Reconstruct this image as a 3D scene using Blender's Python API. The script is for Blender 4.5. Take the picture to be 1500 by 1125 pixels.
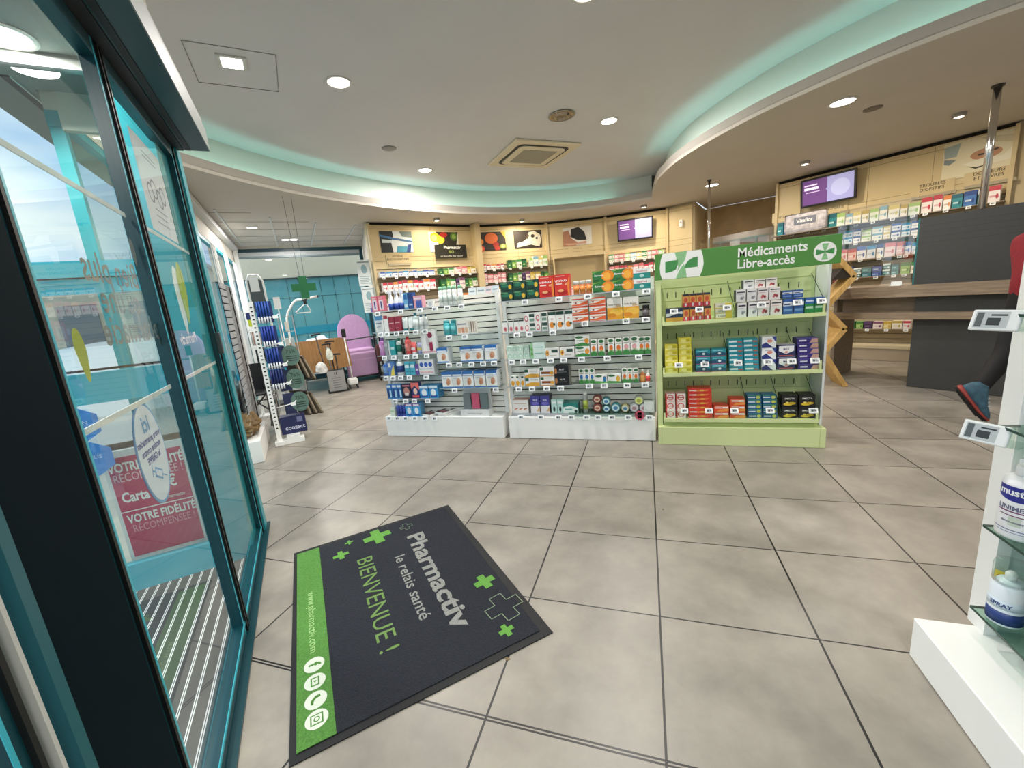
import bpy, bmesh, math, random
from mathutils import Matrix, Vector
for _o in list(bpy.data.objects): bpy.data.objects.remove(_o)
SC = bpy.context.scene
COL = SC.collection
# ------------------------------------------------------------------ camera
cam_d = bpy.data.cameras.new('camera'); cam = bpy.data.objects.new('camera', cam_d); COL.objects.link(cam)
cam_d.sensor_width = 36; cam_d.lens = 36 * 600.38 / 1500; cam_d.clip_start = .02; cam_d.clip_end = 400
cam.matrix_world = Matrix(((.9492683, .02227633, .31367731, -.02964), (.30119803, .22229319, -.92728932, -1.663218),
                           (-.09038493, .97472535, .20430629, 1.443132), (0, 0, 0, 1)))
SC.camera = cam
# ------------------------------------------------------------------ view and world
vs = SC.view_settings
SC.display_settings.display_device = 'sRGB'
vs.view_transform = 'Standard'; vs.look = 'None'; vs.gamma = 1; vs.use_curve_mapping = False; vs.exposure = 0.86
WORLD = 1.2
w = bpy.data.worlds.new('world'); SC.world = w; w.use_nodes = True
nt = w.node_tree; nt.nodes.clear()
def nd(nt, t, **k):
    n = nt.nodes.new(t)
    for a, b in k.items(): setattr(n, a, b)
    return n
out = nd(nt, 'ShaderNodeOutputWorld'); bg = nd(nt, 'ShaderNodeBackground'); tc = nd(nt, 'ShaderNodeTexCoord')
mp = nd(nt, 'ShaderNodeMapping'); mp.inputs['Scale'].default_value = (1, 1, 3.5)
ns = nd(nt, 'ShaderNodeTexNoise'); ns.inputs['Scale'].default_value = 2.2; ns.inputs['Detail'].default_value = 5
rp = nd(nt, 'ShaderNodeValToRGB'); rp.color_ramp.elements[0].position = .38; rp.color_ramp.elements[1].position = .62
rp.color_ramp.elements[0].color = (.24, .36, .54, 1); rp.color_ramp.elements[1].color = (.55, .58, .6, 1)
nt.links.new(tc.outputs['Generated'], mp.inputs[0]); nt.links.new(mp.outputs[0], ns.inputs['Vector'])
nt.links.new(ns.outputs['Fac'], rp.inputs[0]); nt.links.new(rp.outputs[0], bg.inputs[0]); nt.links.new(bg.outputs[0], out.inputs[0])
bg.inputs[1].default_value = WORLD
P_DOWN = 28.0      # ceiling downlights, W
P_SPOT = 10.0       # small shelf spots, W
COVE = 4.5         # LED strip in the ceiling cove

# ------------------------------------------------------------------ helpers
def lin(h):
    h = h.lstrip('#')
    if len(h) == 3: h = ''.join(c * 2 for c in h)
    r = []
    for i in (0, 2, 4):
        c = int(h[i:i + 2], 16) / 255
        r.append(c / 12.92 if c <= .04045 else ((c + .055) / 1.055) ** 2.4)
    return (*r, 1)
MATS = {}
def mt(col, rough=.5, metal=0., emit=0., noise=0., scale=8., bump=0.):
    """procedural material: principled, optional soft noise in the colour and bump"""
    key = (col, rough, metal, emit, noise, scale, bump)
    if key in MATS: return MATS[key]
    m = bpy.data.materials.new('paint_' + col.lstrip('#')); m.use_nodes = True
    nt = m.node_tree; b = nt.nodes['Principled BSDF']
    b.inputs['Base Color'].default_value = lin(col); b.inputs['Roughness'].default_value = rough; b.inputs['Metallic'].default_value = metal
    if emit:
        b.inputs['Emission Color'].default_value = lin(col); b.inputs['Emission Strength'].default_value = emit
    if noise or bump:
        tc = nd(nt, 'ShaderNodeTexCoord'); n = nd(nt, 'ShaderNodeTexNoise'); n.inputs['Scale'].default_value = scale; n.inputs['Detail'].default_value = 4
        nt.links.new(tc.outputs['Object'], n.inputs['Vector'])
        if noise:
            c = lin(col); r = nd(nt, 'ShaderNodeValToRGB')
            r.color_ramp.elements[0].position = .3; r.color_ramp.elements[1].position = .7
            r.color_ramp.elements[0].color = (*[x * (1 - noise) for x in c[:3]], 1); r.color_ramp.elements[1].color = (*[min(1, x * (1 + noise)) for x in c[:3]], 1)
            nt.links.new(n.outputs['Fac'], r.inputs[0]); nt.links.new(r.outputs[0], b.inputs['Base Color'])
        if bump:
            bp = nd(nt, 'ShaderNodeBump'); bp.inputs['Strength'].default_value = bump; bp.inputs['Distance'].default_value = .01
            nt.links.new(n.outputs['Fac'], bp.inputs['Height']); nt.links.new(bp.outputs[0], b.inputs['Normal'])
    MATS[key] = m; return m
def glass(col='#ffffff', ior=1.45, name='glass'):
    key = ('glass', col, ior)
    if key in MATS: return MATS[key]
    m = bpy.data.materials.new(name); m.use_nodes = True; nt = m.node_tree; nt.nodes.clear()
    o = nd(nt, 'ShaderNodeOutputMaterial'); mx = nd(nt, 'ShaderNodeMixShader'); t = nd(nt, 'ShaderNodeBsdfTransparent'); g = nd(nt, 'ShaderNodeBsdfGlossy'); f = nd(nt, 'ShaderNodeFresnel')
    t.inputs[0].default_value = lin(col); g.inputs['Roughness'].default_value = .01; f.inputs[0].default_value = ior
    # one Fresnel curve for both faces of the thin pane
    ge = nd(nt, 'ShaderNodeNewGeometry'); mr = nd(nt, 'ShaderNodeMix'); mr.data_type = 'FLOAT'; mr.inputs[2].default_value = ior; mr.inputs[3].default_value = 1 / ior
    nt.links.new(ge.outputs['Backfacing'], mr.inputs[0]); nt.links.new(mr.outputs[0], f.inputs[0])
    nt.links.new(f.outputs[0], mx.inputs[0]); nt.links.new(t.outputs[0], mx.inputs[1]); nt.links.new(g.outputs[0], mx.inputs[2]); nt.links.new(mx.outputs[0], o.inputs[0])
    MATS[key] = m; return m
TXT = {}
def text_geo(s, bold=0.):
    k = (s, bold)
    if k in TXT: return TXT[k]
    c = bpy.data.curves.new('t', 'FONT'); c.body = s; c.size = 1; c.resolution_u = 2; c.offset = bold; c.fill_mode = 'BOTH'
    o = bpy.data.objects.new('t', c); COL.objects.link(o)
    dg = bpy.context.evaluated_depsgraph_get(); dg.update()
    me = o.evaluated_get(dg).to_mesh()
    v = [tuple(p.co) for p in me.vertices]; f = [tuple(p.vertices) for p in me.polygons]
    o.evaluated_get(dg).to_mesh_clear(); bpy.data.objects.remove(o); bpy.data.curves.remove(c)
    x0 = min((p[0] for p in v), default=0); x1 = max((p[0] for p in v), default=1)
    TXT[k] = (v, f, x0, x1); return TXT[k]
I4 = Matrix.Identity(4)
def TR(x=0, y=0, z=0): return Matrix.Translation((x, y, z))
def RZ(a): return Matrix.Rotation(a, 4, 'Z')
def RX(a): return Matrix.Rotation(a, 4, 'X')
def RY(a): return Matrix.Rotation(a, 4, 'Y')
def FR(o, x, y):
    """frame: origin o, x axis, y axis"""
    x = Vector(x).normalized(); y = Vector(y).normalized(); z = x.cross(y)
    return Matrix(((x[0], y[0], z[0], o[0]), (x[1], y[1], z[1], o[1]), (x[2], y[2], z[2], o[2]), (0, 0, 0, 1)))
class MB:
    def __init__(s): s.v = []; s.f = []; s.mi = []; s.sm = []; s.ms = []; s.M = I4
    def add(s, vs, fs, m, smooth=False, M=None):
        M = s.M @ M if M else s.M; k = len(s.v)
        s.v += [tuple(M @ Vector(p)) for p in vs]
        if m not in s.ms: s.ms.append(m)
        i = s.ms.index(m)
        for f in fs: s.f.append(tuple(k + q for q in f)); s.mi.append(i); s.sm.append(smooth)
        return s
    def box(s, x0, x1, y0, y1, z0, z1, m, M=None):
        return s.add([(x0, y0, z0), (x1, y0, z0), (x1, y1, z0), (x0, y1, z0), (x0, y0, z1), (x1, y0, z1), (x1, y1, z1), (x0, y1, z1)],
                     [(0, 3, 2, 1), (4, 5, 6, 7), (0, 1, 5, 4), (1, 2, 6, 5), (2, 3, 7, 6), (3, 0, 4, 7)], m, False, M)
    def bbox(s, x0, x1, y0, y1, z0, z1, m, r=.004, M=None, seg=2):
        """box with rounded edges"""
        bm = bmesh.new(); bmesh.ops.create_cube(bm, size=1)
        for v in bm.verts: v.co = ((x0 + x1) / 2 + v.co.x * (x1 - x0), (y0 + y1) / 2 + v.co.y * (y1 - y0), (z0 + z1) / 2 + v.co.z * (z1 - z0))
        bmesh.ops.bevel(bm, geom=list(bm.edges), offset=r, segments=seg, profile=.5, affect='EDGES')
        bm.verts.index_update(); vs = [tuple(v.co) for v in bm.verts]; fs = [tuple(v.index for v in f.verts) for f in bm.faces]; bm.free()
        return s.add(vs, fs, m, False, M)
    def poly(s, pts, m, M=None): return s.add(pts, [tuple(range(len(pts)))], m, False, M)
    def prism(s, pts, z0, z1, m, M=None, smooth=False):
        n = len(pts); vs = [(p[0], p[1], z0) for p in pts] + [(p[0], p[1], z1) for p in pts]
        s.add(vs, [tuple(range(n - 1, -1, -1)), tuple(range(n, 2 * n))], m, False, M)
        k = len(s.v) - 2 * n
        i = s.ms.index(m)
        for q in range(n): s.f.append((k + q, k + (q + 1) % n, k + n + (q + 1) % n, k + n + q)); s.mi.append(i); s.sm.append(smooth)
        return s
    def lathe(s, prof, m, seg=16, M=None, smooth=True):
        vs = []; fs = []; n = len(prof)
        for r, z in prof:
            for k in range(seg): a = 2 * math.pi * k / seg; vs.append((r * math.cos(a), r * math.sin(a), z))
        for i in range(n - 1):
            for k in range(seg): fs.append((i * seg + k, i * seg + (k + 1) % seg, (i + 1) * seg + (k + 1) % seg, (i + 1) * seg + k))
        fs.append(tuple(range(seg - 1, -1, -1))); fs.append(tuple((n - 1) * seg + k for k in range(seg)))
        return s.add(vs, fs, m, smooth, M)
    def cyl(s, r, z0, z1, m, seg=16, M=None): return s.lathe([(r, z0), (r, z1)], m, seg, M)
    def rod(s, p, q, r, m, seg=8, r2=None):
        p, q = Vector(p), Vector(q); d = q - p; L = d.length
        if L < 1e-6: return s
        M = Matrix.Translation(p) @ d.to_track_quat('Z', 'Y').to_matrix().to_4x4()
        return s.lathe([(r, 0), (r if r2 is None else r2, L)], m, seg, M)
    def tube(s, pts, r, m, seg=8, closed=False):
        P = [Vector(p) for p in pts]; n = len(P); vs = []; fs = []; up = None
        for i in range(n):
            a = P[(i - 1) % n] if closed or i > 0 else P[i]; b = P[(i + 1) % n] if closed or i < n - 1 else P[i]
            t = (b - a).normalized()
            if up is None: up = Vector((0, 0, 1)) if abs(t.z) < .9 else Vector((1, 0, 0))
            x = up.cross(t)
            if x.length < 1e-4: x = Vector((1, 0, 0)).cross(t)
            x.normalize(); y = t.cross(x); up = y
            for k in range(seg):
                an = 2 * math.pi * k / seg; vs.append(tuple(P[i] + (x * math.cos(an) + y * math.sin(an)) * r))
        for i in range(n if closed else n - 1):
            j = (i + 1) % n
            for k in range(seg): fs.append((i * seg + k, i * seg + (k + 1) % seg, j * seg + (k + 1) % seg, j * seg + k))
        if not closed: fs.append(tuple(range(seg - 1, -1, -1))); fs.append(tuple((n - 1) * seg + k for k in range(seg)))
        return s.add(vs, fs, m, True)
    def disc(s, cx, cy, rx, ry, m, M=None, seg=20, z=0.):
        return s.poly([(cx + rx * math.cos(2 * math.pi * k / seg), cy + ry * math.sin(2 * math.pi * k / seg), z) for k in range(seg)], m, M)
    def text(s, t, m, M, size=1., al='c', bold=0., width=None, z=0.):
        v, f, x0, x1 = text_geo(t, bold)
        k = size if width is None else width / max(x1 - x0, .01)
        ky = size
        dx = {'c': -(x0 + x1) / 2, 'l': -x0, 'r': -x1}[al]
        return s.add([((p[0] + dx) * k, p[1] * ky, z) for p in v], f, m, False, M)
    def build(s, name, parent=None, loc=None, rotz=0., weld=False):
        me = bpy.data.meshes.new(name); me.from_pydata(s.v, [], s.f)
        for m in s.ms: me.materials.append(m)
        me.polygons.foreach_set('material_index', s.mi); me.polygons.foreach_set('use_smooth', s.sm); me.update()
        o = bpy.data.objects.new(name, me); COL.objects.link(o)
        if parent: o.parent = parent
        if loc is not None: o.location = loc
        if rotz: o.rotation_euler = (0, 0, rotz)
        return o
def tag(o, label, cat, group=None):
    o['label'] = label; o['category'] = cat
    if group: o['group'] = group
    return o
def thing(name, label, cat, loc=(0, 0, 0), rotz=0., group=None):
    o = bpy.data.objects.new(name, None); o.empty_display_size = .05; COL.objects.link(o); o.location = loc; o.rotation_euler = (0, 0, rotz)
    return tag(o, label, cat, group)
def st(o): o['kind'] = 'structure'; return o
def dup(root, loc, rotz=None, label=None, group=None):
    c = root.copy(); COL.objects.link(c); c.location = loc
    if rotz is not None: c.rotation_euler = (0, 0, rotz)
    if label: c['label'] = label
    if group: c['group'] = group
    for ch in list(root.children):
        d = ch.copy(); COL.objects.link(d); d.parent = c
        for g in list(ch.children):
            e = g.copy(); COL.objects.link(e); e.parent = d
    return c
ORD = ['', 'first', 'second', 'third', 'fourth', 'fifth', 'sixth', 'seventh', 'eighth', 'ninth', 'tenth', 'eleventh', 'twelfth', 'thirteenth', 'fourteenth', 'fifteenth', 'sixteenth', 'seventeenth', 'eighteenth', 'nineteenth', 'twentieth']
FO = (-1.17, -1.17, 0); FA = math.pi / 4          # shop-front frame: x = inward, y = along the front, away from the camera
def wf(n, s, z=0.):
    c = math.sqrt(.5); return (FO[0] + (n - s) * c, FO[1] + (n + s) * c, z)
PI = math.pi
WHITE = mt('#f1f1ee', .45); TEAL = mt('#2c9aa6', .35, noise=.05); DTEAL = mt('#0b3f48', .35); LTEAL = mt('#35afc0', .35)
BLACK = mt('#0c0d0f', .5); DGREY = mt('#3b3c3c', .6); CHROME = mt('#d8d8d8', .12, 1.); ALU = mt('#b5b8ba', .35, .8)
BEIGE = mt('#c9b791', .55, noise=.03, scale=3); CLEAR = glass('#f4fbf8', 1.45); GREENGL = glass('#cfe3d8', 1.45, 'green_tinted_glass')
PLEX = glass('#fdfdfd', 2.0, 'plexiglass')
# ================================================================== THE SETTING
def tile_mat():
    m = bpy.data.materials.new('floor_tiles'); m.use_nodes = True; nt = m.node_tree; b = nt.nodes['Principled BSDF']; L = nt.links.new
    tc = nd(nt, 'ShaderNodeTexCoord'); sp = nd(nt, 'ShaderNodeSeparateXYZ'); L(tc.outputs['Object'], sp.inputs[0])
    def ma(op, a, c=None):
        n = nd(nt, 'ShaderNodeMath', operation=op)
        for i, q in enumerate((a, c)):
            if q is None: continue
            if isinstance(q, (int, float)): n.inputs[i].default_value = q
            else: L(q, n.inputs[i])
        return n.outputs[0]
    g = None; cells = []
    for ax, wd in (('X', .0042), ('Y', .0035)):
        q = ma('DIVIDE', sp.outputs[ax], .6); cells.append(ma('FLOOR', q))
        fr = ma('ABSOLUTE', ma('SUBTRACT', ma('FRACT', ma('ADD', q, .5)), .5))      # 0 on the joint
        e = ma('LESS_THAN', fr, wd / .6); g = e if g is None else ma('MAXIMUM', g, e)
    d = ma('ABSOLUTE', ma('ADD', sp.outputs['Y'], .612)); g = ma('MAXIMUM', g, ma('LESS_THAN', d, .0035))   # the doubled movement joint
    cb = nd(nt, 'ShaderNodeCombineXYZ'); L(cells[0], cb.inputs[0]); L(cells[1], cb.inputs[1])
    wn = nd(nt, 'ShaderNodeTexWhiteNoise', noise_dimensions='2D'); L(cb.outputs[0], wn.inputs['Vector'])
    ad = nd(nt, 'ShaderNodeVectorMath', operation='MULTIPLY_ADD'); ad.inputs[1].default_value = (7, 7, 7); L(cb.outputs[0], ad.inputs[0]); L(tc.outputs['Object'], ad.inputs[2])
    n1 = nd(nt, 'ShaderNodeTexNoise'); n1.inputs['Scale'].default_value = 3.2; n1.inputs['Detail'].default_value = 7; n1.inputs['Roughness'].default_value = .6; L(ad.outputs[0], n1.inputs['Vector'])
    r = nd(nt, 'ShaderNodeValToRGB'); e = r.color_ramp.elements
    e[0].position = .3; e[0].color = lin('#868077'); e[1].position = .72; e[1].color = lin('#aaa296'); L(n1.outputs['Fac'], r.inputs[0])
    mx = nd(nt, 'ShaderNodeMix', data_type='RGBA', blend_type='MULTIPLY'); mx.inputs[0].default_value = 1
    v = nd(nt, 'ShaderNodeMapRange'); v.inputs[3].default_value = .93; v.inputs[4].default_value = 1.04; L(wn.outputs['Value'], v.inputs[0])
    L(r.outputs[0], mx.inputs[6]); L(v.outputs[0], mx.inputs[7])
    gm = nd(nt, 'ShaderNodeMix', data_type='RGBA'); L(g, gm.inputs[0]); L(mx.outputs[2], gm.inputs[6]); gm.inputs[7].default_value = lin('#1d1a18')
    L(gm.outputs[2], b.inputs['Base Color'])
    ro = nd(nt, 'ShaderNodeMapRange'); ro.inputs[3].default_value = .3; ro.inputs[4].default_value = .46; L(n1.outputs['Fac'], ro.inputs[0]); L(ro.outputs[0], b.inputs['Roughness'])
    return m
ROOM = [wf(0, -6.8)[:2], (6.6, -6.0), (6.6, 4.02), (4.43, 5.615), (2.24, 7.23), (2.75, 8.6), (1.3, 9.1), (.95, 7.86), (.45, 8.08), (-.83, 8.05), (-2.09, 7.72),
        (-3.45, 6.75), (-4.76, 4.98), wf(2.1, 9.45)[:2], wf(-.5, 9.45)[:2], wf(-.5, 2.15)[:2], wf(0, 2.15)[:2]]
fl = MB(); fl.prism(ROOM, -.06, 0, tile_mat()); st(fl.build('floor'))
CEIL = mt('#d3d3d5', .8, noise=.02, scale=2)
SOFF = mt('#c6bfb4', .8, noise=.02, scale=2)
c = MB(); c.prism(ROOM, 3.45, 3.5, CEIL); st(c.build('ceiling'))
def wall(name, p, q, z0, z1, m, th=.1, side=1):
    p, q = Vector(p[:2]), Vector(q[:2]); d = (q - p).normalized(); n = Vector((d.y, -d.x)) * th * side
    b = MB(); b.prism([p, q, q + n, p + n] if side < 0 else [p, p + n, q + n, q], z0, z1, m); return st(b.build(name))
WALLP = mt('#d8d2c6', .7, noise=.02, scale=2)
wall('wall_rear', ROOM[0], ROOM[1], 0, 3.45, WALLP)
wall('wall_right', ROOM[1], ROOM[2], 0, 3.45, WALLP)
wall('wall_counter', ROOM[2], ROOM[4], 0, 3.45, BEIGE)
wall('wall_recess_right', ROOM[4], ROOM[5], 0, 3.0, BEIGE); wall('wall_recess', ROOM[5], ROOM[6], 0, 3.0, mt('#a98d5f', .5, noise=.1, scale=4)); wall('wall_recess_left', ROOM[6], ROOM[7], 0, 3.0, BEIGE)
wall('wall_pier', ROOM[7], ROOM[8], 0, 3.45, BEIGE)
for i, nm in ((8, 'wall_back'), (9, 'wall_back_centre'), (10, 'wall_back_left')): wall(nm, ROOM[i], ROOM[i + 1], 0, 3.45, BEIGE)
wall('wall_left_end', ROOM[11], ROOM[12], 0, 3.45, BEIGE)
wall('wall_alcove', ROOM[12], ROOM[13], 0, 3.45, WALLP, .02)
# ---- ceiling cove: lower soffit with an upstand, a trough with an LED strip, a riser to the upper ceiling
def spline(P, n=8):
    P = [Vector(p) for p in P]; R = []
    for i in range(len(P) - 1):
        a, b, c, d = P[max(i - 1, 0)], P[i], P[i + 1], P[min(i + 2, len(P) - 1)]
        for k in range(n):
            t = k / n; R.append(.5 * (2 * b + (c - a) * t + (2 * a - 5 * b + 4 * c - d) * t * t + (3 * b - a - 3 * c + d) * t ** 3))
    return R + [P[-1]]
LIPL = spline([(-4.26, 1.24), (-4.31, 1.6), (-4.33, 2.2), (-4.25, 3.0), (-3.95, 4.05), (-3.42, 5.12), (-2.74, 5.97), (-1.85, 6.62), (-.85, 6.92), (.12, 6.9)])
LIPR = spline([(.12, 6.9), (.17, 5.7), (.25, 5.2), (.41, 4.63), (.71, 4.02), (1.06, 3.49), (1.36, 3.15), (1.69, 2.83), (2.03, 2.58), (2.4, 2.38), (3.2, 2.05), (4.2, 1.8), (5.4, 1.62), (6.6, 1.55)])
def offs(P, d):
    R = []
    for i in range(len(P)):
        t = (P[min(i + 1, len(P) - 1)] - P[max(i - 1, 0)]).normalized(); R.append(P[i] + Vector((-t.y, t.x)) * d)
    return R
def slab(name, pts, z0, z1, m):
    from mathutils.geometry import tessellate_polygon
    V3 = [Vector((p[0], p[1], 0)) for p in pts]; T = tessellate_polygon([V3]); n = len(pts)
    vs = [(p.x, p.y, z0) for p in V3] + [(p.x, p.y, z1) for p in V3]
    me = bpy.data.meshes.new(name); me.from_pydata(vs, [], [tuple(t) for t in T] + [tuple(n + i for i in t) for t in T] + [(i, (i + 1) % n, n + (i + 1) % n, n + i) for i in range(n)]); me.materials.append(m); me.update()
    o = bpy.data.objects.new(name, me); COL.objects.link(o); return st(o)
slab('ceiling_soffit', [wf(-.49, 3.75)[:2]] + LIPL + LIPR[1:] + [(6.59, 4.0), (4.42, 5.6), (2.25, 7.22), (2.72, 8.58), (1.32, 9.07), (.96, 7.85), (.45, 8.06), (-.83, 8.03), (-2.09, 7.70), (-3.44, 6.73), (-4.75, 4.98), wf(2.08, 9.44)[:2], wf(-.49, 9.44)[:2]], 3.0, 3.04, SOFF)
def band(name, P, d0, d1, z0, z1, m, parent=None):
    a = offs(P, d0); b = offs(P, d1); n = len(P); M = MB()
    vs = [(p.x, p.y, z0) for p in a] + [(p.x, p.y, z1) for p in a] + [(p.x, p.y, z1) for p in b] + [(p.x, p.y, z0) for p in b]; fs = []
    for i in range(n - 1):
        for r in range(4): fs.append((r * n + i, r * n + i + 1, ((r + 1) % 4) * n + i + 1, ((r + 1) % 4) * n + i))
    fs += [(0, n, 2 * n, 3 * n), (n - 1, 4 * n - 1, 3 * n - 1, 2 * n - 1)]
    M.add(vs, fs, m); return M.build(name, parent)
LIPM = mt('#aca69d', .75)
st(band('trim_1', LIPL, 0, .025, 3.035, 3.125, LIPM)); st(band('trim_2', LIPR, 0, .025, 3.035, 3.125, LIPM))
RIS = mt('#d3d3cc', .8)
st(band('wall_cove_left', LIPL[2:], .2, .23, 3.04, 3.45, RIS)); st(band('wall_cove_right', LIPR[4:], .2, .23, 3.04, 3.45, RIS))
LED = mt('#a0f3e6', .5, emit=COVE)
for P, lb in ((LIPL[2:-6], 'teal light strip hidden in the long left ceiling cove'), (LIPR[8:], 'teal light strip hidden in the right ceiling cove')):
    tag(band('cove_light_strip', P, .06, .085, 3.041, 3.056, LED), lb, 'light strip')
# tiled ceiling of the left wing: tees
tee = MB()
TEE = mt('#c9c9c7', .5); TEL = mt('#7f7c78', .8)
for n, s0 in ((-.3, 5.97), (.34, 6.48), (1.0, 6.89), (1.67, 7.08)): tee.box(n - .012, n + .012, s0, 9.44, 2.985, 2.9995, TEE)
for s, n1 in ((6.19, .12), (6.83, .9), (7.49, 2.0), (8.15, 2.0), (8.8, 2.0)): tee.box(-.49, n1, s - .004, s + .004, 2.996, 2.9995, TEL)
st(tee.build('trim_3', None, FO, FA))
# ---- shop front
FRAME = TEAL
def frame_win(name, n0, n1, s0, s1, z0, z1, ms, zs, m=FRAME, w=.05):
    """window in the shop-front frame: mullions at ms, rails at zs, one glass sheet"""
    b = MB()
    for s in [s0 + w / 2] + list(ms) + [s1 - w / 2]: b.box(n0, n1, s - w / 2, s + w / 2, z0, z1, m)
    for z in [z0 + w / 2] + list(zs) + [z1 - w / 2]: b.box(n0 + .005, n1 - .005, s0, s1, z - w / 2, z + w / 2, m)
    o = st(b.build(name, None, FO, FA)); nm = (n0 + n1) / 2
    g = MB(); g.poly([(nm, s0 + w, z0 + w), (nm, s1 - w, z0 + w), (nm, s1 - w, z1 - w), (nm, s0 + w, z1 - w)], CLEAR); g.build('glass_pane', o); return o
def fbox(name, n0, n1, s0, s1, z0, z1, m): b = MB(); b.box(n0, n1, s0, s1, z0, z1, m); return st(b.build(name, None, FO, FA))
fbox('wall_front_upper', -.12, -.065, -6.8, 2.15, 2.6, 3.45, WALLP)
fbox('wall_front_return', -.5, -.0, 2.13, 2.17, 2.56, 3.45, WALLP)
fbox('wall_front_wing', -.56, -.5, 2.15, 9.45, 2.66, 3.45, WALLP)
frame_win('window_1', -.56, -.5, 2.15, 9.45, 0, 2.66, (3.3, 4.5, 5.7, 6.9, 8.1), (.25,))
for i, (a, b) in enumerate(((-6.8, -5.2), (-5.2, -3.6), (-3.6, -2.0))): frame_win('window_%d' % (i + 2), -.1, -.04, a, b, 0, 2.6, (), (.2,))
# window end wall of the left wing (dark blue-green frame)
WD = mt('#123c47', .4)
we = MB()
def ybox(b, n0, n1, z0, z1, m, d=.08): b.box(n0, n1, 9.37, 9.37 + d, z0, z1, m)
ybox(we, -.5, -.44, 0, 2.95, WD); ybox(we, 2.0, 2.07, 0, 2.95, WD); ybox(we, -.44, 2.0, 2.88, 2.95, WD); ybox(we, -.44, 2.0, 0, .12, WD); ybox(we, -.44, 2.0, 2.76, 2.8, mt('#6f7f84', .4)); ybox(we, -.44, 2.0, 2.8, 2.88, mt('#a9b0b2', .5), .04)
o = st(we.build('window_5', None, FO, FA))
g = MB(); g.poly([(-.44, 9.42, .12), (2.0, 9.42, .12), (2.0, 9.42, 2.76), (-.44, 9.42, 2.76)], CLEAR); g.build('glass_pane', o)
fbox('wall_end_upper', -.5, 2.1, 9.38, 9.45, 2.95, 3.0, WALLP)
st_pil = fbox('trim_4', -.49, -.42, 9.2, 9.36, 0, 2.98, mt('#e4e4e2', .5)); fbox('trim_5', -.5, -.4, 4.6, 9.3, 2.9, 2.98, mt('#d0d0ce', .5))
# ---- the sliding entrance door and its porch
MULL = mt('#03141b', .8); MULL.node_tree.nodes['Principled BSDF'].inputs['Specular IOR Level'].default_value = .08
fbox('trim_6', -.06, .0, -.27, .0, 0, 2.48, MULL)          # dark middle mullion beside the camera
fbox('trim_7', -.055, .005, -.30, -.272, 0, 2.48, mt('#1c5a64', .4)); fbox('trim_8', -.05, .0, -.335, -.325, 0, 2.48, mt('#bdbdb8', .8))
fbox('trim_9', -.07, 0, 2.03, 2.13, 0, 2.48, TEAL)
sill = MB(); sill.box(-.1, .02, -2, 2.15, 0, .012, DTEAL); sill.box(-.052, -.046, -2, 2.1, .012, .02, LTEAL); sill.box(-.03, -.024, -2, 2.1, .012, .02, LTEAL); st(sill.build('trim_10', None, FO, FA))
def leaf(label, s0, s1, top=2.46, w=.045):
    t = thing('sliding_door', label, 'door', wf(-.035, s0), FA, 'glass leaves of the entrance door')
    L = s1 - s0; f = MB()
    f.box(-.022, .022, 0, w, .02, top, DTEAL); f.box(-.022, .022, L - w, L, .02, top, DTEAL)
    f.box(-.022, .022, w, L - w, .02, .075, DTEAL); f.box(.022, .025, 0, L, .06, .075, LTEAL); f.box(-.022, .022, w, L - w, top - .06, top, DTEAL)
    for a in (0, L): f.box(.022, .03, a + (.01 if a == 0 else -.022), a + (.022 if a == 0 else -.01), .02, top, BLACK)
    for a in (w + .002, L - w - .002): f.box(.0218, .0232, a - .005, a + .005, .02, top, mt('#3fb3c6', .3))
    f.build('door_frame', t)
    g = MB(); g.poly([(0, w, .09), (0, L - w, .09), (0, L - w, top - .06), (0, w, top - .06)], CLEAR); g.build('glass_pane', t)
    return t
leafA = leaf('nearest glass leaf with grey French lettering and round flu sticker', .03, .98)
leafB = leaf('second glass leaf holding a white poster and two-tone leaf logo', .98, 1.99)
leaf('glass leaf left of the thick dark mullion', -1.5, -.34)
FROST = mt('#d9dcdc', .7); LETG = mt('#84888a', .7)
for lf, L in ((leafA, .95), (leafB, 1.01)):
    b = MB()
    for z in (1.215, 1.86): b.box(-.006, -.003, .075, L - .075, z, z + .016, FROST)
    b.build('safety_strip', lf)
b = MB(); b.bbox(.02, .045, .955, 1.0, 1.27, 1.40, mt('#4a4f50', .4, .4), .004); b.build('lock_box', leafB)
b = MB(); XD, YD = (0, -1, 0), (0, 0, 1)
for t, s, z in (('Bien plus', .82, 1.60), ("qu'une", .77, 1.51), ('pharmacie', .91, 1.415)):
    b.text(t, LETG, FR((-.005, s, z), XD, YD), .125, 'l', .012)
def leafpoly(b, cx, cz, w, h, m, x=-.005, rot=0.):
    pts = []
    for k in range(24):
        a = 2 * PI * k / 24; u = math.sin(a) * w * (1 - .5 * (1 - math.cos(a)) * .5 * (1 if math.cos(a) < 0 else .6)); v = math.cos(a) * h
        pts.append((x, cx + u * math.cos(rot) - v * math.sin(rot), cz + u * math.sin(rot) + v * math.cos(rot)))
    b.poly(pts, m)
leafpoly(b, .86, 1.735, .03, .05, LETG); leafpoly(b, .23, 1.40, .035, .07, mt('#a9b23f', .6))
b.build('window_lettering', leafA)
b = MB(); M = FR((-.006, .50, 1.055), XD, YD)
BL = mt('#6aa5d8', .6); DB = mt('#3b4f9e', .6)
for z in (0, -.002): b.disc(0, 0, .13, .17, BL, M, 40, z)
for z in (.0007, -.0027): b.disc(0, 0, .121, .160, mt('#dfe6f3', .6), M, 40, z)
def st_text(t, y, sz, m): b.text(t, m, FR((-.0028, .50, 1.055 + y), XD, YD), sz, 'c', .025); b.text(t, m, FR((-.009, .50, 1.055 + y), XD, YD), sz, 'c', .01)
st_text('ici', .075, .075, BL); st_text('votre pharmacien', .04, .031, DB); st_text('vaccine contre', .008, .031, DB); st_text('la GRIPPE', -.024, .031, DB)
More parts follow.
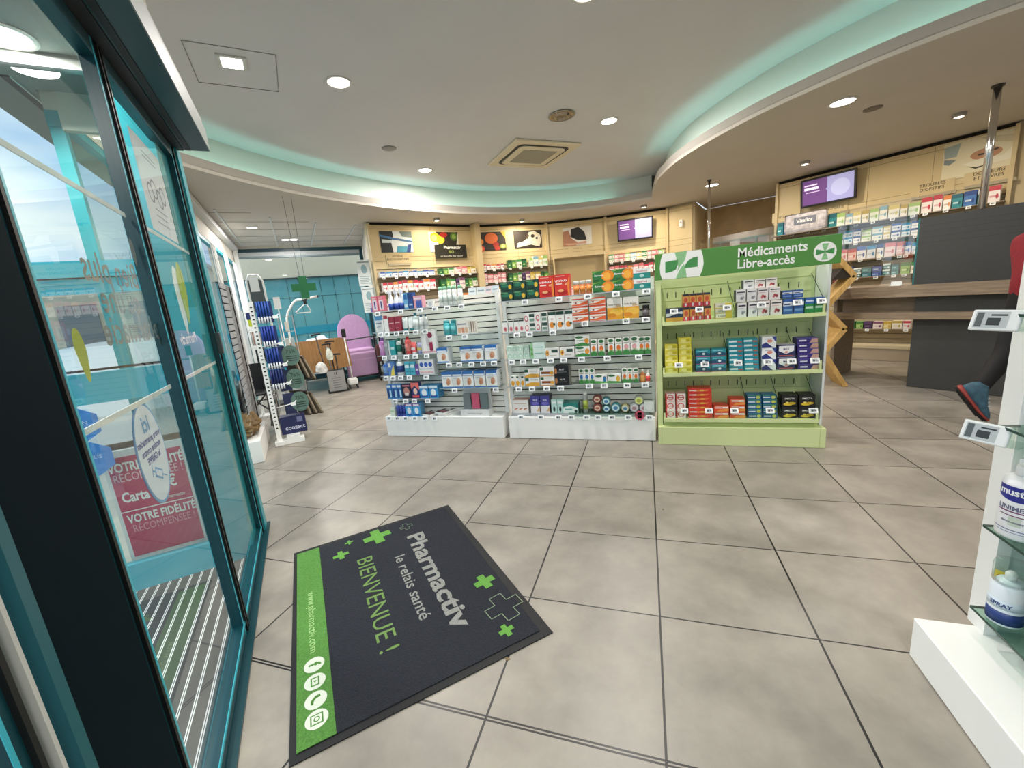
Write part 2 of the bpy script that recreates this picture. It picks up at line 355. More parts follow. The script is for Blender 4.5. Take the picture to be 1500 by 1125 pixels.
for x in (-.0028, -.009):
    K = FR((x, .50, .985), XD, YD) @ Matrix.Rotation(.45, 4, 'Z')
    b.box(-.035, .03, -.017, .017, 0, .0004, BL, K); b.box(-.027, .023, -.010, .010, -.0006, .001, mt('#dfe6f3', .6), K); b.box(.03, .05, -.003, .003, -.0003, .0004, BL, K); b.box(.05, .054, -.02, .02, 0, .0004, BL, K); b.box(-.075, -.035, -.002, .002, 0, .0004, BL, K)
o = b.build('sticker', None, wf(-.035, .03), FA); tag(o, 'round pale blue flu vaccine sticker on the nearest glass leaf', 'sticker')
b = MB(); ph = mt('#e9e7ee', .7)
b.box(-.009, -.007, .30, .74, 1.89, 2.31, ph)
for x0, r in ((-.0066, 1), (-.0094, 1)):
    K = FR((x0, .52, 2.1), XD, YD)
    for k in range(4): b.add([(p[0], p[1], p[2]) for p in [(.045 * math.cos(a) + (k - 1.5) * .07, .045 * math.sin(a) - (.03 if k % 2 else 0), 0) for a in [2 * PI * i / 20 for i in range(20)]] + [(.036 * math.cos(a) + (k - 1.5) * .07, .036 * math.sin(a) - (.03 if k % 2 else 0), 0) for a in [2 * PI * i / 20 for i in range(20)]]], [(i, (i + 1) % 20, 20 + (i + 1) % 20, 20 + i) for i in range(20)], mt('#7c7a92', .6), False, K)
    for y in (.15, .13, -.1, -.13, -.16): b.box(-.1, .1, y, y + .006, 0, .0003, mt('#9a98a8', .6), K)
tag(b.build('poster', None, wf(-.035, .98), FA), 'white paper poster with linked rings taped to the second leaf', 'poster')
b = MB()
leafpoly(b, .55, 1.62, .085, .16, mt('#b8c24a', .6), -.005, -.2); leafpoly(b, .46, 1.58, .08, .17, mt('#eef0f0', .6), -.006, -.1)
b.text('Pharmactiv', mt('#eef0f0', .6), FR((-.005, .42, 1.37), XD, YD), .075, 'c', .02)
b.build('window_logo', leafB)
h = MB(); h.box(-.06, .155, -2.2, 2.08, 2.48, 2.6, DTEAL); h.box(.155, .16, -2.2, 2.08, 2.48, 2.6, mt('#7d8480', .5)); h.box(-.03, .03, -2.2, 2.07, 2.472, 2.48, BLACK); h.box(-.028, -.02, -1, 1.6, 2.468, 2.473, ALU); h.box(.04, .065, -2.2, 2.07, 2.475, 2.481, BLACK)
st(h.build('trim_11', None, FO, FA))
fbox('wall_front_bulkhead', -.06, .15, -2.2, 2.08, 2.6, 2.66, mt('#8c918c', .6))
# porch
fbox('ceiling_porch', -.82, -.12, -2.2, 2.14, 2.75, 2.8, mt('#8f938f', .8)); fbox('ceiling_awning', -.82, -.57, 2.14, 6.2, 2.75, 2.8, mt('#8f938f', .8))
b = MB(); b.box(-.64, -.61, 2.0, 3.2, 2.742, 2.7505, BLACK); b.box(-.605, -.6, 2.0, 3.2, 2.74, 2.75, WHITE); tag(b.build('ceiling_vent', None, FO, FA), 'long black slot vent in the porch ceiling', 'vent')
pw = MB(); s = 1.72
pw.box(-.25, -.1, s, s + .05, 0, 2.75, TEAL); pw.box(-1.6, -1.54, s, s + .05, 0, 2.75, TEAL)
for z0, z1 in ((0, .165), (1.10, 1.26), (1.66, 1.82)): pw.box(-1.54, -.25, s, s + .05, z0, z1, LTEAL)
pw.box(-1.54, -.25, s, s + .05, 2.69, 2.75, mt('#8f938f', .8)); pw.box(-1.54, -.25, s - .012, s, 1.27, 1.282, BLACK); pw.box(-1.54, -.25, s - .008, s, 1.735, 1.74, BLACK)
o = st(pw.build('window_6', None, FO, FA)); g = MB(); g.poly([(-1.54, s + .025, .165), (-.25, s + .025, .165), (-.25, s + .025, 2.68), (-1.54, s + .025, 2.68)], CLEAR); g.build('glass_pane', o)
b = MB(); b.box(-.1, -.04, 1.72, 2.13, 0, 2.75, TEAL); st(b.build('wall_porch', None, FO, FA))
b = MB(); b.box(-.12, -.07, 2.14, 2.18, 0, 2.66, TEAL); b.box(-.56, -.1, 2.14, 2.18, 0, .08, TEAL); b.box(-.56, -.1, 2.14, 2.18, 2.58, 2.66, TEAL); o = st(b.build('window_7', None, FO, FA)); g = MB(); g.poly([(-.52, 2.16, .08), (-.12, 2.16, .08), (-.12, 2.16, 2.58), (-.52, 2.16, 2.58)], CLEAR); g.build('glass_pane', o)
# entrance mat with aluminium strips
def groove():
    m = bpy.data.materials.new('grooved_mat'); m.use_nodes = True; nt = m.node_tree; bs = nt.nodes['Principled BSDF']; L = nt.links.new
    tc = nd(nt, 'ShaderNodeTexCoord'); sp = nd(nt, 'ShaderNodeSeparateXYZ'); L(tc.outputs['Object'], sp.inputs[0])
    a = nd(nt, 'ShaderNodeMath', operation='MULTIPLY'); a.inputs[1].default_value = 1 / .052; L(sp.outputs['X'], a.inputs[0])
    f = nd(nt, 'ShaderNodeMath', operation='FRACT'); L(a.outputs[0], f.inputs[0]); r = nd(nt, 'ShaderNodeValToRGB'); e = r.color_ramp.elements; r.color_ramp.interpolation = 'CONSTANT'
    e[0].color = lin('#4a4a48'); e[1].position = .78; e[1].color = lin('#f0f0ee'); q = e.new(.86); q.color = lin('#3a3a3a'); q = e.new(.92); q.color = lin('#f0f0ee')
    L(f.outputs[0], r.inputs[0]); L(r.outputs[0], bs.inputs['Base Color']); bs.inputs['Roughness'].default_value = .6; return m
b = MB(); b.box(-1.5, -.1, -1.6, 1.72, -.012, .002, groove()); tag(b.build('entrance_mat', None, FO, FA), 'dark porch mat with white aluminium strips outside the glass door', 'mat')
# ---- outside
b = MB(); b.prism([(-90, -90), (90, -90), (90, 90), (-90, 90)], -.2, -.07, mt('#b9b5ab', .8, noise=.08, scale=3)); st(b.build('ground'))
b = MB(); STONE = mt('#cfc6b0', .8, noise=.08, scale=6)
b.box(-14, -1.9, 14, 20, -.07, 3.3, STONE); o = b.build('building', None, FO, FA); tag(o, 'beige stone building across the car park', 'building')
b = MB(); GW = mt('#6d7a80', .2)
for n in (-3.2, -4.7, -6.4): b.box(n - .4, n + .4, 13.95, 14.0, .7, 2.3, GW)
b.build('window', o); b = MB(); b.box(-14.1, -1.8, 13.9, 20, 3.3, 3.4, mt('#8b8f90', .6)); b.build('roof_edge', o)
b = MB(); HG = mt('#59704a', .9, noise=.5, scale=14, bump=1.)
random.seed(4)
for k in range(26):
    M = TR(-6 + k * .16, 12.6 + random.uniform(-.1, .1), .25 + random.uniform(0, .15)); b.lathe([(.01, -.3), (.3, -.2), (.36, .1), (.25, .35), (.02, .45)], HG, 8, M)
tag(b.build('hedge', None, FO, FA), 'low green hedge in front of the beige building', 'hedge')
t = thing('parked_car', 'white car parked outside beyond the porch glass', 'car', wf(-1.75, 7.2, -.07), FA)
b = MB(); CP = mt('#eceeee', .25)
prof = [(-2.0, .25), (-2.05, .6), (-1.9, .8), (-1.1, .92), (-.5, 1.38), (.9, 1.42), (1.6, .98), (2.0, .9), (2.05, .35), (1.9, .25)]
b.prism([(p[0], p[1]) for p in prof], -.82, .82, CP, Matrix(((0, 0, 1, 0), (1, 0, 0, 0), (0, 1, 0, 0), (0, 0, 0, 1)))); b.build('car_body', t)
b = MB(); b.prism([(-.95, .95), (-.45, 1.32), (.8, 1.35), (1.35, .99)], -.83, .83, mt('#2c3338', .1), Matrix(((0, 0, 1, 0), (1, 0, 0, 0), (0, 1, 0, 0), (0, 0, 0, 1)))); b.build('side_window', t)
for y in (-1.3, 1.3):
    for x in (-.8, .8): b = MB(); b.cyl(.31, -.1, .1, BLACK, 18, TR(x, y, .31) @ RY(PI / 2)); b.cyl(.18, -.105, .105, ALU, 14, TR(x, y, .31) @ RY(PI / 2)); b.build('wheel', t)
t = thing('tree', 'bare pale tree behind the beige building', 'tree', wf(-5.6, 23, -.07), FA)
b = MB(); BK = mt('#8d8574', .9); b.rod((0, 0, 0), (0, 0, 3), .18, BK, 8, .1)
for k in range(60):
    a = random.uniform(0, 6.28); e = random.uniform(.5, 1.4); L = random.uniform(.8, 2); z = random.uniform(2, 3.2); d = Vector((math.cos(a) * math.cos(e), math.sin(a) * math.cos(e), math.sin(e)))
    p = Vector((0, 0, z)); b.rod(p, p + d * L, .04, BK, 5, .01)
    for q in range(4):
        d2 = (d + Vector((random.uniform(-.6, .6), random.uniform(-.6, .6), random.uniform(-.3, .6)))).normalized(); b.rod(p + d * L * (.4 + .2 * q), p + d * L * (.4 + .2 * q) + d2 * .7, .015, BK, 4, .004)
b.build('branches', t)
b = MB(); PINK = mt('#c4315f', .6); W = WHITE
t = thing('poster_board', 'pink loyalty card poster board behind the porch side window', 'sign', wf(-.462, 1.86, -.07), FA); b.M = Matrix.Scale(.64, 4, (1, 0, 0))
b.box(-.31, .27, 0, .03, .0, .87, mt('#e8e8e6', .4)); b.build('board', t)
b = MB(); b.M = Matrix.Scale(.64, 4, (1, 0, 0)); b.box(-.28, .25, -.004, 0, .22, .83, PINK); b.box(-.28, .25, -.005, -.004, .5, .506, W)
F2 = lambda x, z: FR((x, -.0056, z), (1, 0, 0), (0, 0, 1))
for tx, x, z, sz, bd, m in (('VOTRE FIDÉLITÉ', -.015, .745, .075, .03, W), ('RÉCOMPENSÉE !', -.015, .685, .07, .0, mt('#f3c6d2', .6)), ('Carta', -.15, .56, .085, .03, W), ('€', .13, .6, .1, .02, W), ('VOTRE FIDÉLITÉ', -.0, .43, .07, .03, W), ('RÉCOMPENSÉE !', .0, .37, .065, .0, mt('#e79fb2', .6)), ('Pharmactiv', .13, .53, .032, .01, W)):
    b.text(tx, m, F2(x, z), sz, 'c', bd)
b.build('poster', t)
HX = mt('#3f86cc', .5)
for i, (n, z) in enumerate(((-.64, 1.0), (-.625, .81), (-.72, .90))):
    b = MB(); K = FR((0, 0, 0), (1, 0, 0), (0, 0, 1)); b.prism([(.085 * math.cos(a), .095 * math.sin(a)) for a in [PI / 6 + k * PI / 3 for k in range(6)]], 0, .002, HX, K)
    b.text(('BIEN', 'PLUS', 'SANTÉ')[i], mt('#cfe2f5', .5), K @ TR(0, 0, .0026), .03, 'c')
    tag(b.build('hexagon_sticker', None, wf(n, 1.715, z), FA), 'blue hexagon sticker on porch side window, ' + ('topmost', 'lowest', 'leftmost')[i] + ' of three', 'sticker', 'hexagon stickers')
# far teal porch beyond the end window
b = MB(); b.box(-1.2, 3.2, 11.5, 11.6, 2.5, 4.2, mt('#f6e8cc', .7)); o = st(b.build('wall_outside', None, FO, FA))
b = MB(); TW = mt('#62a9b2', .45, noise=.06, scale=2); b.box(-1.2, 3.2, 11.5, 11.6, -.07, 2.5, TW)
for n in (-.3, .35, .62, 1.15, 1.5, 1.9, 2.2): b.box(n, n + .008, 11.49, 11.5, 0, 2.5, DTEAL)
b.box(-1.2, 3.2, 11.49, 11.5, 1.98, 1.988, DTEAL); b.box(-1.2, 3.2, 11.46, 11.5, 1.0, 1.2, mt('#1b98b4', .35)); b.box(-1.2, 3.2, 11.44, 11.5, 2.47, 2.5, mt('#3a4a4e', .5)); b.box(-1.2, 3.2, 11.44, 11.5, .0, .16, mt('#1b98b4', .35))
st(b.build('wall_outside_teal', None, FO, FA))
# ---- ceiling fittings
def downlight(label, x, y, z, p, r=.095, trim='#d9d7d2'):
    t = thing('ceiling_light', label, 'ceiling light', (x, y, z), 0, 'round recessed ceiling lights'); b = MB()
    b.lathe([(r * 1.18, 0), (r * 1.2, -.006), (r, -.009), (r * .96, -.003)], mt(trim, .4), 28); b.build('trim_ring', t)
    b = MB(); b.disc(0, 0, r * .97, r * .97, mt('#fff6e6', .5, emit=9.), None, 28, -.0045); b.build('lens', t)
    l = bpy.data.lights.new('lamp', 'AREA'); l.shape = 'DISK'; l.size = r * 1.8; l.energy = p; l.color = (1, .955, .91)
    lo = bpy.data.objects.new('lamp', l); COL.objects.link(lo); lo.parent = t; lo.location = (0, 0, -.015)
for lb, x, y in (('round recessed ceiling light above the doormat', -2.57, 1.84), ('round recessed ceiling light nearest the long left cove', -3.15, 4.41), ('round recessed ceiling light right of the air conditioner', -.405, 4.06),
                 ('round recessed ceiling light at the top edge of the view', -.37, 1.70), ('round recessed ceiling light over the entrance behind the view', .6, -2.6), ('round recessed ceiling light over the right shelves', 2.6, -.5), ('round recessed ceiling light behind the view to the right', 2.8, -3.4)):
    downlight(lb, x, y, 3.45, P_DOWN)
for lb, x, y in (('large round ceiling light over the dark counter', 1.82, 3.57), ('round ceiling light beside the left chrome pole', 1.08, 6.52), ('round ceiling light beyond the dark counter', 4.6, 2.9)): downlight(lb, x, y, 3.0, P_DOWN * .45, .1)
[downlight(lb, *wf(n, s)[:2], 2.749, P_DOWN * .6) for lb, n, s in (('round light in the porch ceiling near the vent', -.465, 1.62), ('added unseen round light in the porch ceiling behind the dark mullion', -.47, -.6))]  # the second lamp is added out of view to brighten the porch
downlight('small round ceiling light in the tiled left wing', -6.29, 4.0, 2.999, P_DOWN * .8, .075)
def spot(label, x, y, z, p, col=(1, .85, .62)):
    t = thing('ceiling_spot', label, 'spotlight', (x, y, z), 0, 'small spotlights by the wall units'); b = MB(); b.lathe([(.06, 0), (.06, -.035), (.045, -.04)], mt('#a8a59f', .4), 18); b.build('housing', t)
    b = MB(); b.disc(0, 0, .04, .04, mt('#ffeccb', .5, emit=6.), None, 16, -.0405); b.build('lens', t)
    l = bpy.data.lights.new('lamp', 'AREA'); l.shape = 'DISK'; l.size = .08; l.energy = p; l.color = col; lo = bpy.data.objects.new('lamp', l); COL.objects.link(lo); lo.parent = t; lo.location = (0, 0, -.05)
for lb, x, y in (('small spotlight above the lab and lemon pictures', -3.65, 5.6), ('small spotlight above the fruit picture', -2.4, 6.95), ('small spotlight beside the back wall screen', -.02, 7.45), ('small spotlight above the right wall screen', 2.23, 5.9), ('small spotlight near the right chrome pole', 3.34, 4.75)): spot(lb, x, y, 3.0, P_SPOT)
t = thing('twin_spotlight', 'twin recessed spotlight in the tiled left wing ceiling', 'spotlight', wf(.58, 8.55, 2.999), FA); b = MB(); b.box(-.16, .16, -.09, .09, -.008, 0, WHITE); b.build('trim_plate', t)
for x in (-.075, .075): b = MB(); b.disc(x, 0, .06, .06, mt('#fff6e6', .5, emit=9.), None, 18, -.0085); b.build('lens', t)
l = bpy.data.lights.new('lamp', 'AREA'); l.size = .2; l.energy = P_DOWN * .8; l.color = (1, .955, .91); lo = bpy.data.objects.new('lamp', l); COL.objects.link(lo); lo.parent = t; lo.location = (0, 0, -.03)
t = thing('square_spotlight', 'square recessed spotlight beside the door header', 'spotlight', (-3.07, 1.22, 3.45), FA); b = MB(); b.box(-.1, .1, -.1, .1, -.012, 0, mt('#c9c9c5', .4)); b.build('trim_plate', t); b = MB(); b.box(-.07, .07, -.07, -.004, -.014, -.012, mt('#fff8ee', .5, emit=8.)); b.box(-.07, .07, .004, .07, -.014, -.012, mt('#fff8ee', .5, emit=8.)); b.build('lens', t)
b = MB()
for q in ((-.3, .3, -.3, -.294), (-.3, .3, .294, .3), (-.3, -.294, -.3, .3), (.294, .3, -.3, .3)): b.box(*q, -.004, 0, mt('#8f8d88', .6))
tag(b.build('ceiling_hatch', None, (-3.13, 1.3, 3.45), FA), 'square access hatch outline around the spotlight by the door header', 'hatch')
def acunit():
    t = thing('air_conditioner', 'square beige ceiling cassette air conditioner', 'air conditioner', (-1.53, 4.65, 3.448), -.84); CR = mt('#d9cfb4', .5)
    b = MB(); b.bbox(-.5, .5, -.5, .5, -.03, 0, CR, .008); b.build('panel', t)
    def rr(h, r): return [(sx * (h - r) + r * math.cos(q * PI / 2 + k * PI / 12), sy * (h - r) + r * math.sin(q * PI / 2 + k * PI / 12)) for q, (sx, sy) in enumerate(((1, 1), (-1, 1), (-1, -1), (1, -1))) for k in range(7)]
    b = MB(); b.prism(rr(.4, .1), -.033, -.03, BLACK); b.build('air_slot', t)
    b = MB(); b.prism(rr(.355, .08), -.045, -.03, CR); b.build('inner_panel', t)
    b = MB(); b.box(-.26, .26, -.26, .26, -.047, -.045, mt('#8f8a7a', .6))
    for k in range(24): b.box(-.25, .25, -.25 + k * .021, -.242 + k * .021, -.049, -.047, mt('#b3ad9b', .6))
    b.build('intake_grille', t)
acunit()
b = MB(); b.lathe([(.15, 0), (.155, -.012), (.13, -.02), (.12, -.008), (.1, -.012), (.09, -.03), (.06, -.034), (.05, -.012), (.02, -.02)], mt('#9a9488', .15, 1.), 28); tag(b.build('ceiling_diffuser', None, (-.9, 3.58, 3.45)), 'round chrome air diffuser beside the air conditioner', 'vent')
b = MB(); b.lathe([(.09, 0), (.09, -.008), (.075, -.012), (.01, -.012)], mt('#8d8b88', .6), 24); tag(b.build('ceiling_speaker', None, (-3.09, 3.38, 3.45)), 'small grey round speaker set in the ceiling', 'speaker')
b = MB(); b.lathe([(.08, 0), (.08, -.006), (.07, -.01), (.01, -.01)], mt('#7a6f62', .7), 24); tag(b.build('ceiling_speaker', None, (2.22, 3.96, 3.0)), 'faint brown round speaker beside the large counter light', 'speaker')
# ================================================================== DOORMAT
CARP = mt('#23262f', .95, noise=.25, scale=160, bump=.8); CGRN = mt('#5a9140', .95, noise=.22, scale=160, bump=.8); CGRY = mt('#93948f', .95, noise=.15, scale=160, bump=.5); CPLUS = mt('#68a246', .95, noise=.15, scale=160, bump=.5)
t = thing('doormat', 'dark grey welcome mat with green stripe lying on the tiles', 'doormat', (-1.309, -.055, 0), -PI / 4)
b = MB(); b.prism([(-.693, -.51), (.70, -.515), (.706, .515), (-.69, .505)], .0005, .005, mt('#121315', .7)); b.build('rubber_border', t)
b = MB(); b.box(-.66, .67, -.485, .47, .005, .009, CARP); b.box(-.66, .67, -.492, -.365, .005, .0095, CGRN); b.build('carpet', t)
b = MB(); Z0 = TR(0, 0, .0102)
b.text('Pharmactiv', CGRY, Z0 @ TR(.012, .145, 0), .142, 'c', .03, .905)
b.build('lettering', t); b = MB(); b.text('le relais santé', CGRY, Z0 @ TR(.03, .028, 0), .085, 'c', .008, .58); b.build('lettering', t); b = MB(); b.text('BIENVENUE !', mt('#6f8f4f', .95), Z0 @ TR(.025, -.172, 0), .125, 'c', 0, .775); b.build('lettering', t); b = MB()
b.text('www.pharmactiv.com', mt('#a9cf8a', .95), Z0 @ TR(.01, -.44, 0), .05, 'c', .0, .45)
b.build('lettering', t)
def plus(b, cx, cy, r, w, m, M, a=0., outline=0.):
    K = M @ TR(cx, cy, 0) @ RZ(a); P = [(w, r), (w, w), (r, w), (r, -w), (w, -w), (w, -r), (-w, -r), (-w, -w), (-r, -w), (-r, w), (-w, w), (-w, r)]
    if outline:
        for i in range(12): p, q = P[i], P[(i + 1) % 12]; x0, x1 = sorted((p[0], q[0])); y0, y1 = sorted((p[1], q[1])); b.box(x0 - outline, x1 + outline, y0 - outline, y1 + outline, -.0005, .0003, m, K)
    else: b.box(-r, r, -w, w, -.0005, .0003, m, K); b.box(-w, w, -r, r, -.0005, .0004, m, K)
for px, py, pr_, pw_, pm, ol in ((-.562, -.022, .085, .028, CPLUS, 0), (-.48, -.251, .045, .014, CPLUS, 0), (-.6, -.192, .025, .007, CPLUS, 0), (-.568, .168, .04, .013, mt('#7d8f76', .95), .0015), (.238, .392, .055, .02, CPLUS, 0), (.455, .40, .088, .032, mt('#8a9a80', .95), .0018), (.59, .345, .035, .012, CPLUS, 0)):
    b = MB(); plus(b, px, py, pr_, pw_, pm, Z0, .1, ol); b.build('plus_sign', t)
LW = mt('#dfe6d6', .95)
for i, x in enumerate((.308, .4, .49, .576)):
    b = MB(); K = Z0 @ TR(x, -.425, 0)
    b.disc(0, 0, .04, .04, LW, K, 24)
    if i == 0: b.text('f', CGRN, K @ TR(0, -.02, 0), .065, 'c', .03, None, .0004)
    elif i == 1: b.box(-.022, .022, -.016, .016, 0, .0004, CGRN, K); b.box(-.016, .016, -.011, .011, .0002, .0006, LW, K); b.poly([(-.005, -.006, .0008), (.007, 0, .0008), (-.005, .006, .0008)], CGRN, K)
    elif i == 2: b.tube([tuple(K @ Vector(p)) for p in ((-.014, .016, 0), (-.012, 0, 0), (0, -.012, 0), (.016, -.014, 0))], .005, CGRN, 6)
    else:
        b.box(-.022, .022, -.022, .022, 0, .0003, CGRN, K); b.box(-.017, .017, -.017, .017, .0002, .0005, LW, K); b.disc(0, 0, .011, .011, CGRN, K, 16, .0007); b.disc(0, 0, .007, .007, LW, K, 16, .0009)
    b.build('round_icon', t)
for i, (x, y, s) in enumerate(((-.60, -.36, .011), (-.26, -.72, .012), (.05, .95, .008))):
    b = MB(); b.prism([(s * math.cos(k) * (1 + .4 * math.sin(3 * k)), s * .6 * math.sin(k)) for k in [j * .7 for j in range(9)]], .0002, .0015, mt('#7d6a4a', .9)); tag(b.build('dry_leaf', None, (x, y, 0), i), 'tiny brown leaf scrap on the tiles ' + ('below the right mat corner', 'near the bottom of the view', 'midway to the green stand')[i], 'leaf scrap')
# ================================================================== SLATWALL GONDOLAS
SLAT = mt('#f4f1e8', .5); GRV = mt('#1f1915', .9); WH = mt('#f7f7f4', .4); SHG = mt('#b9bec2', .35, .3)
def slats(b, x0, x1, y, z0, z1, pitch=.062, g=.011, th=.018, m=None, gm=None, M=None):
    b.box(x0, x1, y + th * .5, y + th, z0, z1, gm or GRV, M); z = z0
    while z < z1 - .01: b.box(x0, x1, y, y + th * .6, z + g / 2, min(z + pitch - g / 2, z1), m or SLAT, M); z += pitch
def gondola(label, x0, x1, top, shelves, group='white slatwall gondolas'):
    t = thing('slatwall_gondola', label, 'shop shelving', ((x0 + x1) / 2, 2.22, 0), 0, group); T = TR(-(x0 + x1) / 2, -2.22, 0)
    b = MB(); b.M = T; b.bbox(x0, x1, 2.22, 2.72, 0.004, .235, WH, .004); b.build('plinth', t)
    b = MB(); b.M = T; slats(b, x0, x1, 2.41, .235, top); b.box(x0, x1, 2.43, 2.47, .235, top, SLAT); b.build('slat_panel', t)
    for x in (x0, x1 - .025): b = MB(); b.M = T; b.box(x - (0 if x != x0 else .012), x + .025 + (.012 if x != x0 else 0), 2.395, 2.48, .235, top + .03, WH); b.build('upright', t)
    for a, c, z, d in shelves:
        b = MB(); b.M = T; b.box(a, c, 2.215, 2.41, z - .006, z, CLEAR); b.box(a, c, 2.213, 2.215, z - .007, z + .002, SHG)
        for q in (a + .04, c - .04): b.poly([(q, 2.40, z - .006), (q, 2.28, z - .006), (q, 2.40, z - .035)], SHG)
        b.build('shelf', t)
    return t
gondola('left white slatwall gondola stocked with dental and foot care', -2.93, -1.478, 1.51, [(-2.92, -1.49, 1.43, 0), (-2.91, -2.2, 1.205, 0), (-2.9, -2.14, .945, 0), (-2.89, -2.17, .715, 0), (-2.88, -2.19, .448, 0), (-2.12, -1.5, 1.125, 0), (-2.17, -1.47, .835, 0), (-2.17, -1.47, .558, 0)])
gondola('right white slatwall gondola stocked with vitamins and herbal care', -1.42, .035, 1.49, [(-1.40, .02, 1.418, 0), (-1.40, -.68, 1.108, 0), (-.69, .02, 1.165, 0), (-1.40, .02, .838, 0), (-1.40, -.72, .56, 0), (-.72, .02, .57, 0)])
b = MB(); b.box(-.78, -.02, 2.2, 2.4, .27, .276, GREENGL); b.box(-1.39, -.02, 2.25, 2.4, .24, .268, SHG)
o = b.build('display_riser', None); o['label'] = 'low glass-topped riser on the right gondola plinth'; o['category'] = 'display riser'
# ================================================================== GREEN GONDOLA
GRN = mt('#d6e2a6', .5); GRND = mt('#b5c67f', .55); SIGN = mt('#4b8b3b', .5)
GX, GY = .7, 2.14
t = thing('medicine_gondola', 'lime green gondola with sign and three shelves of medicines', 'shop shelving', (GX, GY, 0)); T = TR(-GX, -GY, 0)
def gb(name, f, parent=None):
    b = MB(); b.M = T; f(b); return b.build(name, parent or t)
def f(b):
    b.box(.058, 1.352, GY, 2.62, .003, .166, GRN); b.box(.085, .087, GY - .001, GY, .0, .166, GRND); b.box(1.31, 1.313, GY - .001, GY, .0, .166, GRND); b.box(.11, 1.31, 2.2, 2.5, .166, .2, GRND)
gb('plinth', f)
gb('back_panel', lambda b: (b.box(.06, 1.33, 2.50, 2.54, .166, 1.68, GRN), [b.box(.10, 1.3, 2.497, 2.5, z, z + .003, GRND) for z in (.44, .56, .90, 1.02, 1.28, 1.40)], [b.box(.16 + .075 * i, .166 + .075 * i, 2.4965, 2.4985, z, z + .05, mt('#20251a', .7)) for z in (.47, .93, 1.31) for i in range(15)]))
gb('side_post', lambda b: b.box(.058, .1, 2.2, 2.54, .166, 1.48, GRN)); gb('side_panel', lambda b: b.box(1.335, 1.352, 2.24, 2.6, .166, 1.48, mt('#dfe3e2', .4)))
for z in (.242, .661, 1.115):
    o = gb('shelf', lambda b: (b.box(.105, 1.30, 2.17, 2.50, z - .012, z, GRN), b.box(.105, 1.305, 2.155, 2.17, z - .028, z + .002, GRN), b.box(.105, .12, 2.165, 2.18, z, z + .05, GRN), b.box(1.285, 1.30, 2.165, 2.18, z, z + .07, GRN)))
    gb('front_guard', lambda b: b.poly([(.12, 2.172, z), (1.285, 2.172, z), (1.285, 2.172, z + .07), (.12, 2.172, z + .07)], CLEAR), o)
EDGE = mt('#1c2a22', .3)
for z, xs in ((1.115, (.665, 1.30)), (.661, (.36, .635, .875, 1.135, 1.30)), (.242, (.785, 1.03, 1.30))):
    for x in xs:
        gb('divider', lambda b: (b.poly([(x, 2.175, z), (x, 2.49, z), (x, 2.49, z + .30), (x, 2.175, z + .08)], CLEAR), b.rod((x, 2.175, z + .08), (x, 2.49, z + .30), .0025, EDGE, 6), b.rod((x, 2.175, z), (x, 2.175, z + .08), .0018, EDGE, 6)))
s = gb('sign_board', lambda b: b.bbox(.052, 1.365, 2.12, 2.15, 1.478, 1.69, SIGN, .003))
WS = mt('#f4f6f4', .5); PG = mt('#8cc48d', .5); MG = mt('#3f8f4b', .5)
def f(b):
    K = FR((.052, 2.1195, 1.478), (1, 0, 0), (0, 0, 1)); k = 1.313 / 1405; H = .212
    def q(x, y): return ((x - 45) * k, H - y / 205 * H)
    L = [(112, 2), (95, 50), (86, 110), (90, 160), (105, 203), (415, 203), (435, 160), (446, 110), (440, 50), (425, 2)]
    b.poly([(*q(*p), .0004) for p in L], WS, K)
    b.poly([(*q(*p), .0008) for p in [(212, 2), (312, 2), (300, 50), (285, 90), (300, 130), (310, 203), (222, 203), (232, 150), (240, 110), (230, 60)]], PG, K)
    b.poly([(*q(*p), .0010) for p in [(132, 68), (190, 62), (238, 60), (236, 100), (220, 135), (185, 148), (132, 155)]], MG, K)
    b.poly([(*q(*p), .0010) for p in [(398, 50), (360, 55), (322, 75), (300, 100), (290, 128), (340, 130), (398, 128)]], MG, K)
    b.poly([(*q(*p), .0012) for p in [(222, 180), (235, 145), (260, 105), (300, 70), (345, 55), (300, 85), (268, 115), (245, 150), (228, 185)]], WS, K)
def f3(b):
    K = FR((.052, 2.1195, 1.478), (1, 0, 0), (0, 0, 1)); cx, cy = (1336 - 45) * 1.313 / 1405, .212 - 115 / 205 * .212; r = .073
    b.disc(cx, cy, r, r, WS, K, 36, .0004)
    for a, m in ((0, PG), (PI, PG), (PI / 2, MG), (-PI / 2, MG)): R = K @ TR(cx, cy, .0008) @ RZ(a); b.poly([(-.3 * r, .8 * r, 0), (.3 * r, .8 * r, 0), (.2 * r, .4 * r, 0), (.06 * r, .03 * r, 0), (-.06 * r, .03 * r, 0), (-.2 * r, .4 * r, 0)], m, R)
def f2(b): K = FR((.052, 2.1195, 1.478), (1, 0, 0), (0, 0, 1)); b.text('Médicaments', WS, K @ TR(.623, .118, .0006), .098, 'l', .018, .47); b.text('Libre-accès', WS, K @ TR(.623, .032, .0006), .098, 'l', .018, .39)
gb('sign_logo', f, s); gb('lettering', f2, s); gb('roundel', f3, s)
